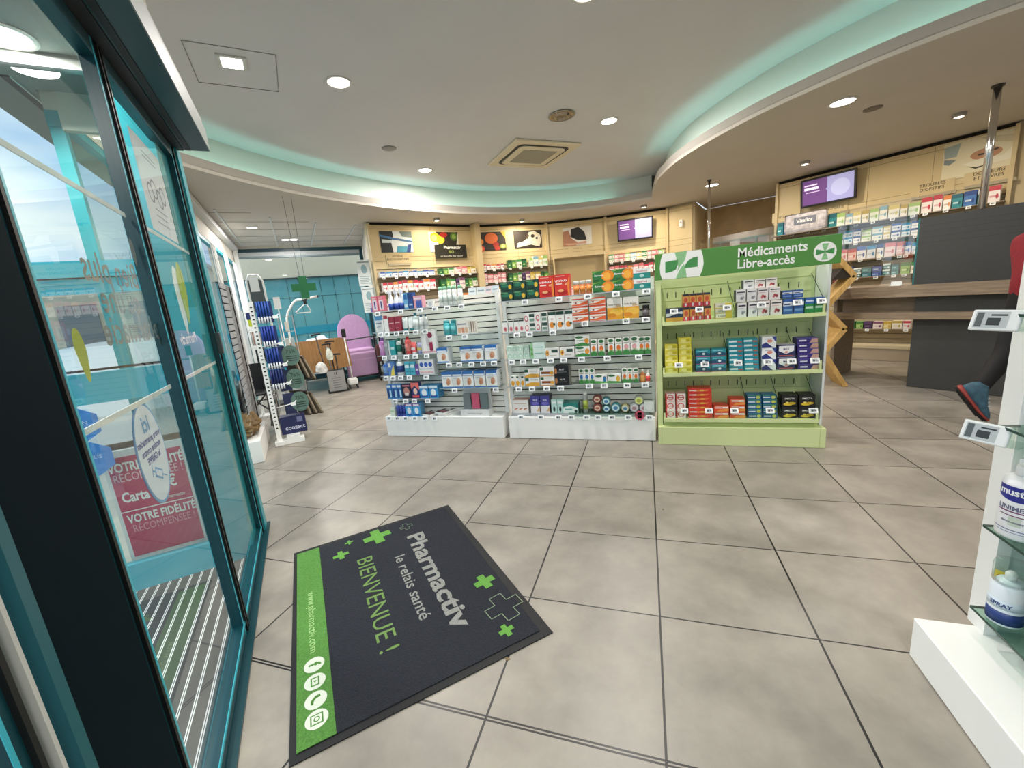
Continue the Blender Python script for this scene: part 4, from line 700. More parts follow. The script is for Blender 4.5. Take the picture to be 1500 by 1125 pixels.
KD = {  # kind: (name, category, description, builder)
'pinkbrush': ('toothbrush_pack', 'toothbrush pack', 'pink toothbrush pack with navy brush', lambda w, h: carton(w, .05, h, '#e8788a', 'r .15 .1 .85 .75 #f0d9e2;r .4 .2 .6 .65 #2f3f8a;t DUO .5 .82 .12 #fff')),
'purpletube': ('toothpaste_box', 'carton', 'narrow violet carton', lambda w, h: carton(w, .03, h, '#7f6fb0', 'r 0 .5 1 1 #d9d2ec')),
'whitespray': ('mouthwash_bottle', 'bottle', 'white trigger bottle with navy base', lambda w, h: bottle(w, h, 'trig', '#eef0f4', '#e3e6ee', '#24469c')),
'skyboxtall': ('carton', 'carton', 'tall sky blue carton', lambda w, h: carton(w, .07, h, '#6fb1df', 'r .1 .6 .9 .9 #2e69ad;r .1 .1 .9 .3 #d7e8f4')),
'navybox': ('carton', 'carton', 'tall navy carton', lambda w, h: carton(w, .07, h, '#29549a', 'r .1 .6 .9 .9 #1e3d78;r .15 .2 .85 .3 #9fc0e4')),
'pinkbluebox': ('carton', 'carton', 'pink carton with blue jet', lambda w, h: carton(w, .07, h, '#e7a8b8', 'r .25 0 .9 .6 #4a62b0;r .1 .7 .9 .85 #f6e3e8')),
'whitepack': ('carton', 'carton', 'small white blister pack', lambda w, h: carton(w, .04, h, W_, 'e .5 .4 .3 .3 #cfd4d6')),
'greenspray': ('thermal_spray', 'spray can', 'white spray can with pale green cap', lambda w, h: bottle(w, h, 'can', '#f0f3f0', '#8fc9a8', '#dfe9e4')),
'bluewhitebox': ('carton', 'carton', 'white and blue tall carton', lambda w, h: carton(w, .06, h, W_, 'r 0 .7 1 1 #5c9ed0;r .1 .5 .8 .56 #7c93ad;r .1 .3 .6 .34 #aab8c4')),
'whiteredbox': ('carton', 'carton', 'white carton with red head', lambda w, h: carton(w, .05, h, W_, 'r 0 .8 1 1 #b8404e')),
'crimsonbox': ('carton', 'carton', 'crimson carton', lambda w, h: carton(w, .06, h, '#a12c42', 'r .1 .55 .9 .6 #e3b9c1;r .1 .2 .6 .25 #d08a96')),
'whitetealtube': ('cream_tube', 'tube', 'white tube with teal foot', lambda w, h: bottle(w, h, 'tube', '#eef2f1', '#2f8f95')),
'tealcapbottle': ('lotion_bottle', 'bottle', 'pale bottle with teal cap', lambda w, h: bottle(w, h, 'std', '#d3e4e4', '#2d7f93', '#eef3f3')),
'silvercapbottle': ('lotion_bottle', 'bottle', 'white bottle with slate cap', lambda w, h: bottle(w, h, 'std', '#eef0f0', '#3f5f74', '#dfe3e4')),
'tealtin': ('powder_tube', 'tin', 'turquoise cylinder tin', lambda w, h: bottle(w, h, 'can', '#4fb7bf', '#3fa8b2', '#6cc6cc')),
'cardpack': ('brush_card_pack', 'pack', 'white card pack with orange photos', lambda w, h: carton(w, .03, h, '#f4efe8', 'r .1 .1 .35 .5 #e3b48f;r .4 .1 .62 .5 #d98d6a;r .66 .1 .9 .5 #e0bfa0;r .1 .7 .8 .8 #8d97a0')),
'stickpack': ('wooden_stick_pack', 'pack', 'white pack with brown sticks', lambda w, h: carton(w, .03, h, '#efeae2', 'r .15 .1 .3 .95 #8a6a4a;r .5 .1 .64 .95 #a9886a;r .8 .1 .9 .95 #cfc4b0')),
'purplebottle': ('shampoo_bottle', 'bottle', 'magenta bottle with violet cap', lambda w, h: bottle(w, h, 'std', '#d98ad2', '#9a6fc0', '#e6b0e2')),
'greycarton': ('carton', 'carton', 'grey carton', lambda w, h: carton(w, .06, h, '#9a9fa4', 'r .1 .6 .9 .8 #c7cbce')),
'tealbox': ('carton', 'carton', 'teal carton with white side', lambda w, h: carton(w, .06, h, '#2fa3a8', 'r 0 0 .25 1 #e8f0f0;r .35 .4 .9 .55 #c9e8e6')),
'greenbottle': ('shampoo_bottle', 'bottle', 'white bottle with dark green label', lambda w, h: bottle(w, h, 'std', '#e4ece8', '#1f6f5c', '#1d7a68')),
'blackbottle': ('shampoo_bottle', 'bottle', 'thin black bottle', lambda w, h: bottle(w, h, 'std', '#1b1d1e', '#111', '#2c2f30')),
'redbottle': ('gel_bottle', 'bottle', 'coral red bottle', lambda w, h: bottle(w, h, 'std', '#e25a5a', '#b02f34', '#ef8a84')),
'redtube': ('cream_tube', 'tube', 'red and white tube', lambda w, h: bottle(w, h, 'tube', '#e86a6a', '#f3eeee', '#f6e6e6')),
'yellowtube': ('cream_tube', 'tube', 'lilac tube with yellow label', lambda w, h: bottle(w, h, 'tube', '#b9b8dc', '#8fa0d0', '#e6d36a')),
'footfile': ('foot_file_box', 'box', 'large white box showing a crimson foot file', lambda w, h: carton(w, .05, h, '#f2f0ee', 'r .04 .03 .96 .1 #d9a9b4;e .62 .78 .2 .12 #8f1f44;e .45 .55 .1 .25 #d7cfd2;r .55 .15 .78 .48 #b32a55;e .66 .16 .12 .06 #8f1f44;r .1 .85 .4 .9 #9a9a9a')),
'footbox': ('foot_care_box', 'carton', 'white foot care carton with blue lid', lambda w, h: carton(w, .13, h, W_, FOOT, '#dfe4e8', '#2f66a8')),
'bluebottle': ('mouthwash_bottle', 'bottle', 'blue bottle in clear wrap', lambda w, h: bottle(w, h, 'std', '#3f6fc0', '#dfe6f0', '#7fa8dc')),
'yellowbox': ('carton', 'carton', 'blue carton with yellow swoosh', lambda w, h: carton(w, .06, h, '#5a86c4', 'p .3 0 1 0 1 .8 .6 .4 #e8cf5a;r .05 .6 .5 .9 #e6ebf2')),
'navybase': ('lotion_bottle', 'bottle', 'white bottle with navy label', lambda w, h: bottle(w, h, 'std', '#eef0f3', '#e6e9ee', '#2b4787')),
'tealpack': ('refill_pack', 'pack', 'turquoise refill pack', lambda w, h: carton(w, .04, h, '#4fb3cc', 'r .1 .55 .9 .8 #e0f1f5;r .2 .2 .8 .3 #2b8ba8')),
'purplepack': ('carton', 'carton', 'small purple carton', lambda w, h: carton(w, .04, h, '#6a4fa0', 'r .1 .4 .9 .6 #e6dff0')),
'trio': ('foot_cream_box', 'carton', 'wide white carton with three blue drops', lambda w, h: carton(w, .10, h, '#f2f1f2', 'e .2 .68 .13 .16 #3a62b8;e .5 .68 .13 .16 #3a62b8;e .8 .68 .13 .16 #3a62b8;r .05 .1 .95 .2 #e7b9bf;r .1 .35 .9 .42 #b9c4d6', '#cfd3d8')),
'bluepack': ('toothbrush_head_pack', 'pack', 'blue toothbrush head pack', lambda w, h: carton(w, .05, h, '#2f7bc0', 'r .1 .1 .5 .7 #1c3f86;r .55 .1 .9 .6 #bfe0f3;r .1 .8 .9 .95 #e3eef6')),
'darkpack': ('whitening_pack', 'pack', 'dark pack with a face photo', lambda w, h: carton(w, .05, h, '#1b1d3a', 'e .5 .5 .34 .3 #c98a80;r .3 .2 .7 .4 #e6d7d2;r .1 .85 .9 .95 #d27a8a')),
'coralpack': ('whitening_pack', 'pack', 'coral and navy whitening pack', lambda w, h: carton(w, .05, h, '#27306a', 'p 0 1 0 .6 .5 .8 1 .5 1 1 #e6706a;e .5 .45 .25 .2 #f0c9bf;r .1 .05 .9 .2 #d8505c')),
'toothbox': ('toothpaste_pack', 'carton', 'deep bright blue toothpaste box', lambda w, h: carton(w, .14, h, '#2f93d6', 'e .5 .45 .3 .3 #e8f4fb;r .1 .1 .9 .22 #1d4f9c;r 0 .8 1 1 #d9e9f6', '#3f8fc4', '#4a9ccf')),
'palebox': ('carton', 'carton', 'small pale green carton', lambda w, h: carton(w, .05, h, '#dfeadb', 'r .1 .5 .9 .7 #b3d2a8')),
'mouthwash': ('mouthwash_bottle', 'bottle', 'small navy bottle with clear cap', lambda w, h: bottle(w, h, 'std', '#3a4fa8', '#e3e8f0', '#243a92')),
'toothcarton': ('toothpaste_carton', 'carton', 'bright blue carton with white tooth', lambda w, h: carton(w, .1, h, '#4aa5df', 'e .5 .45 .28 .26 #eef6fb;r 0 .8 1 1 #8f4fa0;r .1 .83 .9 .95 #f0e3f0;r .1 .08 .9 .18 #1d5fae', '#5f9fc8')),
'darkgreen': ('herbal_carton', 'carton', 'dark green herbal carton', lambda w, h: carton(w, .1, h, '#20483a', 'e .42 .6 .34 .17 #2f7a5c;e .8 .45 .14 .26 #e2b93a;r .1 .06 .75 .16 #0f2a20;e .3 .85 .3 .08 #5f9a6a')),
'redvita': ('vitamin_box', 'carton', 'tall red vitamin box', lambda w, h: carton(w, .11, h, '#d8392f', "t VITA'MAX .45 .66 .17 #fff;t 60 .8 .5 .15 #ffd9a0;r .08 .54 .5 .6 #f6d7d0;p .9 0 1 0 1 .9 .85 .5 #ef8a3a;e .5 .18 .34 .12 #b3201f;r .1 .9 .7 .94 #f0a59a;e .4 .25 .2 .06 #f2b07a")),
'pillbottle': ('pill_bottle', 'bottle', 'orange pill bottle with white cap', lambda w, h: bottle(w, h, 'jar', '#d9875a', '#f0efec', '#d98a3a')),
'greenorange': ('vitamin_carton', 'carton', 'green carton with orange fruit', lambda w, h: carton(w, .12, h, '#2f7a3c', 'e .82 .5 .34 .5 #e88a25;e .78 .45 .2 .36 #f2b03f;t Berocca .36 .5 .26 #fff;p 0 .8 .5 1 .4 1 0 .9 #7fb94a;r .05 .1 .4 .2 #1d5a2c')),
'tealwhite': ('sinus_carton', 'carton', 'teal and white carton with pink lettering', lambda w, h: carton(w, .1, h, '#1f8f8a', 'r 0 .55 1 1 #f1f1f0;t NasaFond .5 .65 .25 #c0455f;e .5 .28 .14 .16 #bfe3df')),
'smallwhite': ('herbal_carton', 'carton', 'small white carton with pink flower', lambda w, h: carton(w, .07, h, W_, 'r 0 .88 1 1 #2d3a36;e .5 .3 .32 .2 #d98a8f;e .5 .3 .14 .1 #b24a55')),
'flask': ('herbal_carton', 'carton', 'white carton with red flask drawing', lambda w, h: carton(w, .07, h, W_, 'e .5 .4 .34 .34 #c9545c;e .5 .42 .22 .22 #f3eeec')),
'plainherb': ('herbal_carton', 'carton', 'white carton with dark green block', lambda w, h: carton(w, .07, h, W_, 'r .05 .55 .95 .9 #2f4a42;r .1 .1 .9 .4 #7a9a8a')),
'orangefruit': ('essential_oil_carton', 'carton', 'white carton with orange and leaf', lambda w, h: carton(w, .08, h, W_, 'r 0 .82 1 1 #23443a;e .45 .28 .34 .16 #e2913a;e .75 .32 .16 .08 #3a4a2a;e .5 .6 .2 .03 #cfa0a0')),
'orangewave': ('medicine_carton', 'carton', 'white carton with orange wave', lambda w, h: carton(w, .12, h, '#f3efe9', 'r 0 .85 1 1 #e2552f;p 0 .25 .4 .3 1 .7 1 .2 .5 .1 0 .12 #e0662f;r .08 .55 .9 .64 #d99a7a;e .25 .45 .06 .1 #7a3a2a;r 0 0 1 .06 #d94a2a')),
'yellowgelee': ('royal_jelly_box', 'carton', 'tall white and honey yellow box', lambda w, h: carton(w, .11, h, '#e6e4dc', 'r 0 0 1 .56 #e6a52f;e .6 .35 .45 .16 #f0c04a;e .3 .2 .3 .1 #d98a1f;t Gelée_Royale .45 .66 .1 #7a6a4a;r .6 .6 .9 .64 #e0a030')),
'blackjar': ('supplement_jar', 'jar', 'black supplement jar', lambda w, h: bottle(w, h, 'jar', '#3a3436', '#17181a', '#6a6468')),
'mint': ('herbal_tea_carton', 'carton', 'small mint green carton', lambda w, h: carton(w, .07, h, '#dcefe2', 'r .1 .3 .9 .75 #b9e0cc;r .2 .82 .8 .88 #8fbfa4;e .5 .5 .22 .16 #e9f6ee')),
'mintbig': ('herbal_tea_box', 'carton', 'large pale mint carton', lambda w, h: carton(w, .1, h, '#dcf0ea', 'r 0 0 .22 1 #9fd0a4;r .3 .7 .95 .74 #7fc0b4;r .3 .32 .95 .36 #7fc0b4;e .12 .6 .08 .1 #6fae5a;e .12 .3 .08 .1 #6fae5a')),
'sunflower': ('cream_carton', 'carton', 'white carton with yellow flower', lambda w, h: carton(w, .07, h, '#f2f1ee', 'e .14 .5 .13 .3 #e8a93f;e .14 .5 .05 .12 #8a4a1f;r .45 .55 .9 .85 #2a4a42;r .3 .2 .8 .3 #c7c4bb')),
'greenwave': ('herbal_carton', 'carton', 'wide white carton with green wave', lambda w, h: carton(w, .1, h, W_, 'e .3 .85 .3 .12 #2f6a3c;e .82 .5 .16 .26 #e59a35;p 0 0 1 0 1 .2 .5 .34 0 .2 #3f8a45;r .1 .5 .6 .58 #9ab59a')),
'greenwavetall': ('herbal_carton', 'carton', 'tall white carton with orange fruit over green', lambda w, h: carton(w, .08, h, W_, GW.format('#e0762f'))),
'pinkwavetall': ('herbal_carton', 'carton', 'tall white carton with pink flower over green', lambda w, h: carton(w, .08, h, W_, GW.format('#dfa3a8'))),
'amber': ('oil_carton', 'carton', 'small white carton with amber drop', lambda w, h: carton(w, .06, h, W_, 'r .25 .8 .75 .95 #2f5a3a;e .5 .3 .4 .25 #e6a52f')),
'ambercap': ('capsule_carton', 'carton', 'white carton with amber capsules', lambda w, h: carton(w, .1, h, W_, 'r .0 .6 .25 .95 #1f5a3a;p 0 0 1 0 1 .4 .4 .45 0 .2 #e8ae3f;r .35 .7 .9 .78 #a9a294')),
'brownbar': ('throat_carton', 'carton', 'white carton with brown honey bar', lambda w, h: carton(w, .1, h, W_, 'r .02 .65 .25 .95 #1f5a3a;r .1 .25 .85 .5 #8f4a24;e .85 .35 .14 .2 #e8a83a;r .0 0 1 .08 #e6a050')),
'blackcarton': ('capsule_carton', 'carton', 'matt black carton with white word', lambda w, h: carton(w, .12, h, '#191a1c', 't NUIT .5 .55 .22 #e8e8e8;r .15 .35 .85 .4 #8a8a8a;e .06 .5 .1 .3 #b87a4a', '#8a8782')),
'bluedrop': ('eye_drop_carton', 'carton', 'slim white carton with blue drop', lambda w, h: carton(w, .08, h, W_, GW.format('#2f6fb0'))),
'bluedropwide': ('eye_drop_carton', 'carton', 'wide white carton with blue drop', lambda w, h: carton(w, .08, h, W_, 'e .3 .85 .28 .12 #2f6a3c;e .8 .5 .15 .34 #2f6fa8;p 0 0 1 0 1 .2 0 .3 #5aa552')),
'yellowdropwide': ('oil_carton', 'carton', 'wide white carton with golden drop', lambda w, h: carton(w, .08, h, W_, 'e .3 .85 .28 .12 #2f6a3c;e .8 .5 .15 .34 #e6b03f;p 0 0 1 0 1 .2 0 .3 #5aa552')),
'orangebottle': ('oil_bottle', 'bottle', 'amber dropper bottle with white cap', lambda w, h: bottle(w, h, 'drop', '#c9763a', '#eeeeea', '#e3a455')),
'redbottlesmall': ('oil_bottle', 'bottle', 'small white bottle with red label', lambda w, h: bottle(w, h, 'drop', '#e8e6e2', '#f1f1ee', '#d84a44')),
'whitered': ('capsule_carton', 'carton', 'long white carton with red chillies', lambda w, h: carton(w, .1, h, '#f1eeea', 'p .1 .25 .3 .32 .32 .42 .12 .34 #b8653a;p .4 .25 .6 .32 .62 .42 .42 .34 #b8653a;p .7 .25 .9 .32 .92 .42 .72 .34 #b8653a;r .1 .7 .9 .76 #c9b4a6', None, '#cf9a84')),
'bluewhite': ('diet_carton', 'carton', 'violet blue carton with white foot', lambda w, h: carton(w, .13, h, '#ecebef', 'r 0 .42 1 1 #4a479c;t XLS .5 .7 .14 #fff;e .55 .55 .36 .1 #6f6cc0;p .6 .1 1 .4 1 .1 #d9b48a', '#34324f', '#3c3a52')),
'mintpack': ('inhaler_carton', 'carton', 'mint carton with black figure', lambda w, h: carton(w, .07, h, '#bfe3dc', 'e .5 .3 .2 .2 #2a3a3a;r .1 .7 .9 .85 #f2f8f6')),
'tealcarton': ('capsule_carton', 'carton', 'wide teal and white carton', lambda w, h: carton(w, .14, h, '#e6f2ef', 'p 0 .6 .5 .75 1 .5 1 1 0 1 #1f7f78;r .1 .35 .6 .45 #4fa79c;e .85 .2 .1 .16 #2a3a3a', '#1f6f66', '#2b7f76')),
'aerosol': ('aerosol_bottle', 'bottle', 'tall silver bottle with lime foot', lambda w, h: bottle(w, h, 'can', '#9a9d9c', '#e6e8e6', '#a8b84f')),
'browntin': ('balm_jar', 'jar', 'brown jar seen lid first', lambda w, h: (MB().lathe([(w / 2, -.035), (w / 2, .03), (w / 2 * .93, .036), (.002, .036)], mt('#7a3630', .4), 20, TR(0, 0, h / 2) @ RX(PI / 2)).disc(0, 0, w * .33, w * .33, mt('#e3cbb5', .5), FR((0, -.0368, h / 2), (1, 0, 0), (0, 0, 1)), 20).disc(0, 0, w * .22, w * .14, mt('#b0564a', .5), FR((0, -.0374, h / 2), (1, 0, 0), (0, 0, 1)), 20), None)),
}
def lidjar(desc, rim, face, core):
    return ('balm_jar', 'jar', desc, lambda w, h: (MB().lathe([(w / 2, -.035), (w / 2, .03), (w / 2 * .93, .036), (.002, .036)], mt(rim, .4), 20, TR(0, 0, h / 2) @ RX(PI / 2)).disc(0, 0, w * .40, w * .40, mt(face, .5), FR((0, -.0368, h / 2), (1, 0, 0), (0, 0, 1)), 20).disc(0, 0, w * .24, w * .2, mt(core, .5), FR((0, -.0374, h / 2), (1, 0, 0), (0, 0, 1)), 20), None))
KD['tealjar'] = lidjar('teal jar seen lid first', '#2b7f88', '#cfe3e6', '#3f7fb0'); KD['goldjar'] = lidjar('gold rimmed jar seen lid first', '#b9b27a', '#dfe3dc', '#4f86a8'); KD['greyjar'] = lidjar('silver jar seen lid first', '#b5b8ba', '#dcdadd', '#b98f96'); KD['limejar'] = lidjar('lime lidded jar', '#b8bdb0', '#dfe58a', '#a8b04a')
def sq(n, c, d, base, spec, dep=.1, side=None, top=None): return (n, c, d, lambda w, h: carton(w, dep, h, base, spec, side, top))
KD.update({
'voltdark': sq('pain_gel_carton', 'carton', 'navy and yellow gel carton', '#1f2f55', 'r 0 0 1 .3 #e3a93a;p 0 .35 .7 .6 1 .55 1 .75 0 .62 #eef0f2;t GEL .4 .7 .2 #fff', .12, None, '#2c3442'),
'orangered': sq('lozenge_carton', 'carton', 'orange and red lozenge carton', '#e8a04a', 'r 0 0 1 .32 #d6394a;e .5 .55 .3 .2 #d9572f;e .5 .18 .16 .14 #f6e6e6;r 0 .85 1 1 #2f2f3a', .08, None, '#3a3a44'),
'lemonwhite': sq('tablet_carton', 'carton', 'white and yellow tablet carton', '#eeeada', 'r .6 0 1 1 #e3cf3a;t Lysopain .4 .4 .42 #5a5a4a;r 0 0 1 .15 #dcc830', .09),
'whitepink': sq('tablet_carton', 'carton', 'white carton with grey capsules', '#f1eef0', 'e .6 .3 .16 .12 #8a8d94;e .75 .36 .1 .1 #a9acb2;r .1 .75 .9 .85 #3a3f4c;r .1 .6 .7 .64 #c3c6cc', .1, '#33384a', '#c9c6cc'),
'redwhite': sq('tablet_carton', 'carton', 'white carton with red capsules', '#f3eceb', 'e .5 .36 .12 .12 #b8434a;e .68 .3 .12 .12 #9a343c;e .42 .26 .1 .1 #c9686c;r .1 .78 .9 .86 #3a3f4c;r .1 .62 .7 .66 #d7b3b3', .1, '#33384a', '#e3cfd0'),
'bluewhitemed': sq('tablet_carton', 'carton', 'blue and white tablet carton', '#3463ae', 'r 0 .55 1 .8 #e6ebf3;r .1 .2 .9 .35 #7fa6d8;r .1 .6 .7 .7 #27407a', .1, None, '#2b3f6a'),
'greenmed': sq('tablet_carton', 'carton', 'green and blue tablet carton', '#1f8f45', 'r 0 .62 1 1 #2f67b4;r .1 .3 .9 .45 #d7efdc;r .1 .75 .9 .85 #dfe9f3', .1, None, '#2b559a'),
'yellowmed': sq('lozenge_carton', 'carton', 'lemon yellow carton', '#e2d53c', 'e .4 .5 .22 .3 #f3ec8a;e .75 .5 .16 .26 #c9b820;r .05 .1 .95 .2 #f6f2b8', .1, None, '#e9e28a'),
'tealnavy': sq('nicotine_carton', 'carton', 'teal and navy gum carton', '#17506f', 'p 0 .5 .5 .7 1 .45 1 1 0 1 #1d93a5;e .55 .42 .1 .16 #e3eff3;r 0 0 1 .1 #c05a7a;r .1 .75 .8 .86 #8fd0d8', .1, None, '#1fa0b0'),
'tealflat': sq('nicotine_carton', 'carton', 'flat teal gum carton', '#1c96a8', 'r .05 .3 .6 .7 #e6f3f4;r .65 .2 .95 .5 #c25f4a;r 0 .85 1 1 #12788c', .11, None, '#3fb3c0'),
'whitenavy': sq('painkiller_carton', 'carton', 'white and navy painkiller carton', '#eef0f2', 'p 0 0 .8 0 .3 .5 0 .3 #1f2f7a;p .9 .6 1 .5 1 1 .7 1 #2a3f8f;e .55 .6 .2 .14 #d98a7a;r .2 .75 .8 .85 #c9ccd2', .1, '#c9ced6'),
'whitenavywide': sq('painkiller_carton', 'carton', 'wide navy carton with white shield', '#20295c', 'p .08 .9 .92 .9 .92 .5 .5 .25 .08 .5 #f0f0f0;t MAX .5 .6 .2 #2a3570;e .5 .4 .1 .1 #d9a090;r .1 .1 .9 .16 #c05a4a', .11, None, '#c9c7cc'),
'purpleflat': sq('painkiller_carton', 'carton', 'flat purple and navy carton', '#35297a', 'r .1 .35 .45 .65 #e6e2f2;p .6 0 1 0 1 1 .75 1 #c9a08f;r 0 .88 1 1 #5a4fa0', .12, None, '#4a3f92'),
'redwhitesq': sq('lozenge_carton', 'carton', 'square white carton with red disc', '#f0e9e4', 'e .5 .5 .36 .36 #d2544a;e .5 .5 .26 .26 #f3e6df;r .25 .45 .75 .55 #b8403a;r 0 0 .14 1 #d23a34', .09, '#cf3f38', '#e2b9ae'),
'redflat': sq('heartburn_carton', 'carton', 'flat red and orange carton', '#dd3f2f', 'p .2 .2 .8 .3 .9 .7 .3 .7 #f08a4a;e .6 .5 .1 .2 #f6d05a;r .05 .35 .35 .65 #f3e6e0', .12, None, '#e65a3f'),
'orangeflat': sq('heartburn_carton', 'carton', 'flat orange carton with white band', '#e0552f', 'r .1 .55 .95 .85 #f4ece6;p .2 0 1 .1 1 .5 .4 .4 #f0a04a;r .1 .62 .6 .76 #b8342a', .12, None, '#d84a34'),
'bluegreenflat': sq('digestion_carton', 'carton', 'flat blue carton with lime spot', '#2a6490', 'e .78 .5 .16 .34 #c9cf5a;r .05 .35 .55 .62 #e3edf3;r 0 .88 1 1 #4aa04f', .11, None, '#3f7aa8'),
'blackyellow': sq('digestion_carton', 'carton', 'black carton with yellow capsules', '#17181a', 't SMECTA .5 .62 .2 #f0f0ee;e .4 .2 .3 .12 #e3c62f;e .65 .28 .26 .12 #c9ab24;e .35 .36 .1 .06 #f3e27a', .12, None, '#1f2022'),
})
CACHE = {}
def place(kind, w, h, loc, rotz, label, group):
    key = (kind, round(w, 3), round(h, 3)); nm, cat, desc, fn = KD[kind]
    if key in CACHE: o = dup(CACHE[key], loc, rotz, label, group); return o
    b, c = fn(w, h); o = b.build(nm, None, loc, rotz); tag(o, label, cat, group)
    if c and c.v: c.build('cap', o)
    CACHE[key] = o; return o
def words(n, i): return '' if n == 1 else (ORD[i + 1] + ' from left, ' if n > 2 or i == 0 else 'second from left, ')
def stock(items, z, y, phrase, step=0., gy=None):
    cnt = {}; tot = {}
    for it in items: tot[it[0]] = tot.get(it[0], 0) + 1
    avg = {k: (sum(i[2] for i in items if i[0] == k) / tot[k], sum(i[3] / i[4] for i in items if i[0] == k) / tot[k]) for k in tot}
    for k, x, w, h, ti in items:
        i = cnt.get(k, 0); cnt[k] = i + 1; aw, ah = avg[k]; nm, cat, desc, fn = KD[k]
        for q in range(ti):
            m = {1: [''], 2: ['lower', 'upper'], 3: ['bottom', 'middle', 'top']}.get(ti)
            tier = '' if ti == 1 else (m[q] + ' layer, ' if m else ORD[q + 1] + ' up, ')
            n = tot[k]; lab = desc + (', ' + words(n, i).rstrip(', ') if n > 1 else '') + (', ' + tier.rstrip(', ') if tier else '') + ', ' + phrase
            r = aw * .96 / 2; dep = .05
            o = place(k, aw * .965, ah * .985, (x, y, z + q * ah + .0006), 0, lab, (nm.replace('_', ' ') + 's on the ' + phrase) if n * ti > 1 else None)
            bb = [v.co.y for v in o.data.vertices]; o.location.y = y - min(bb) + q * step
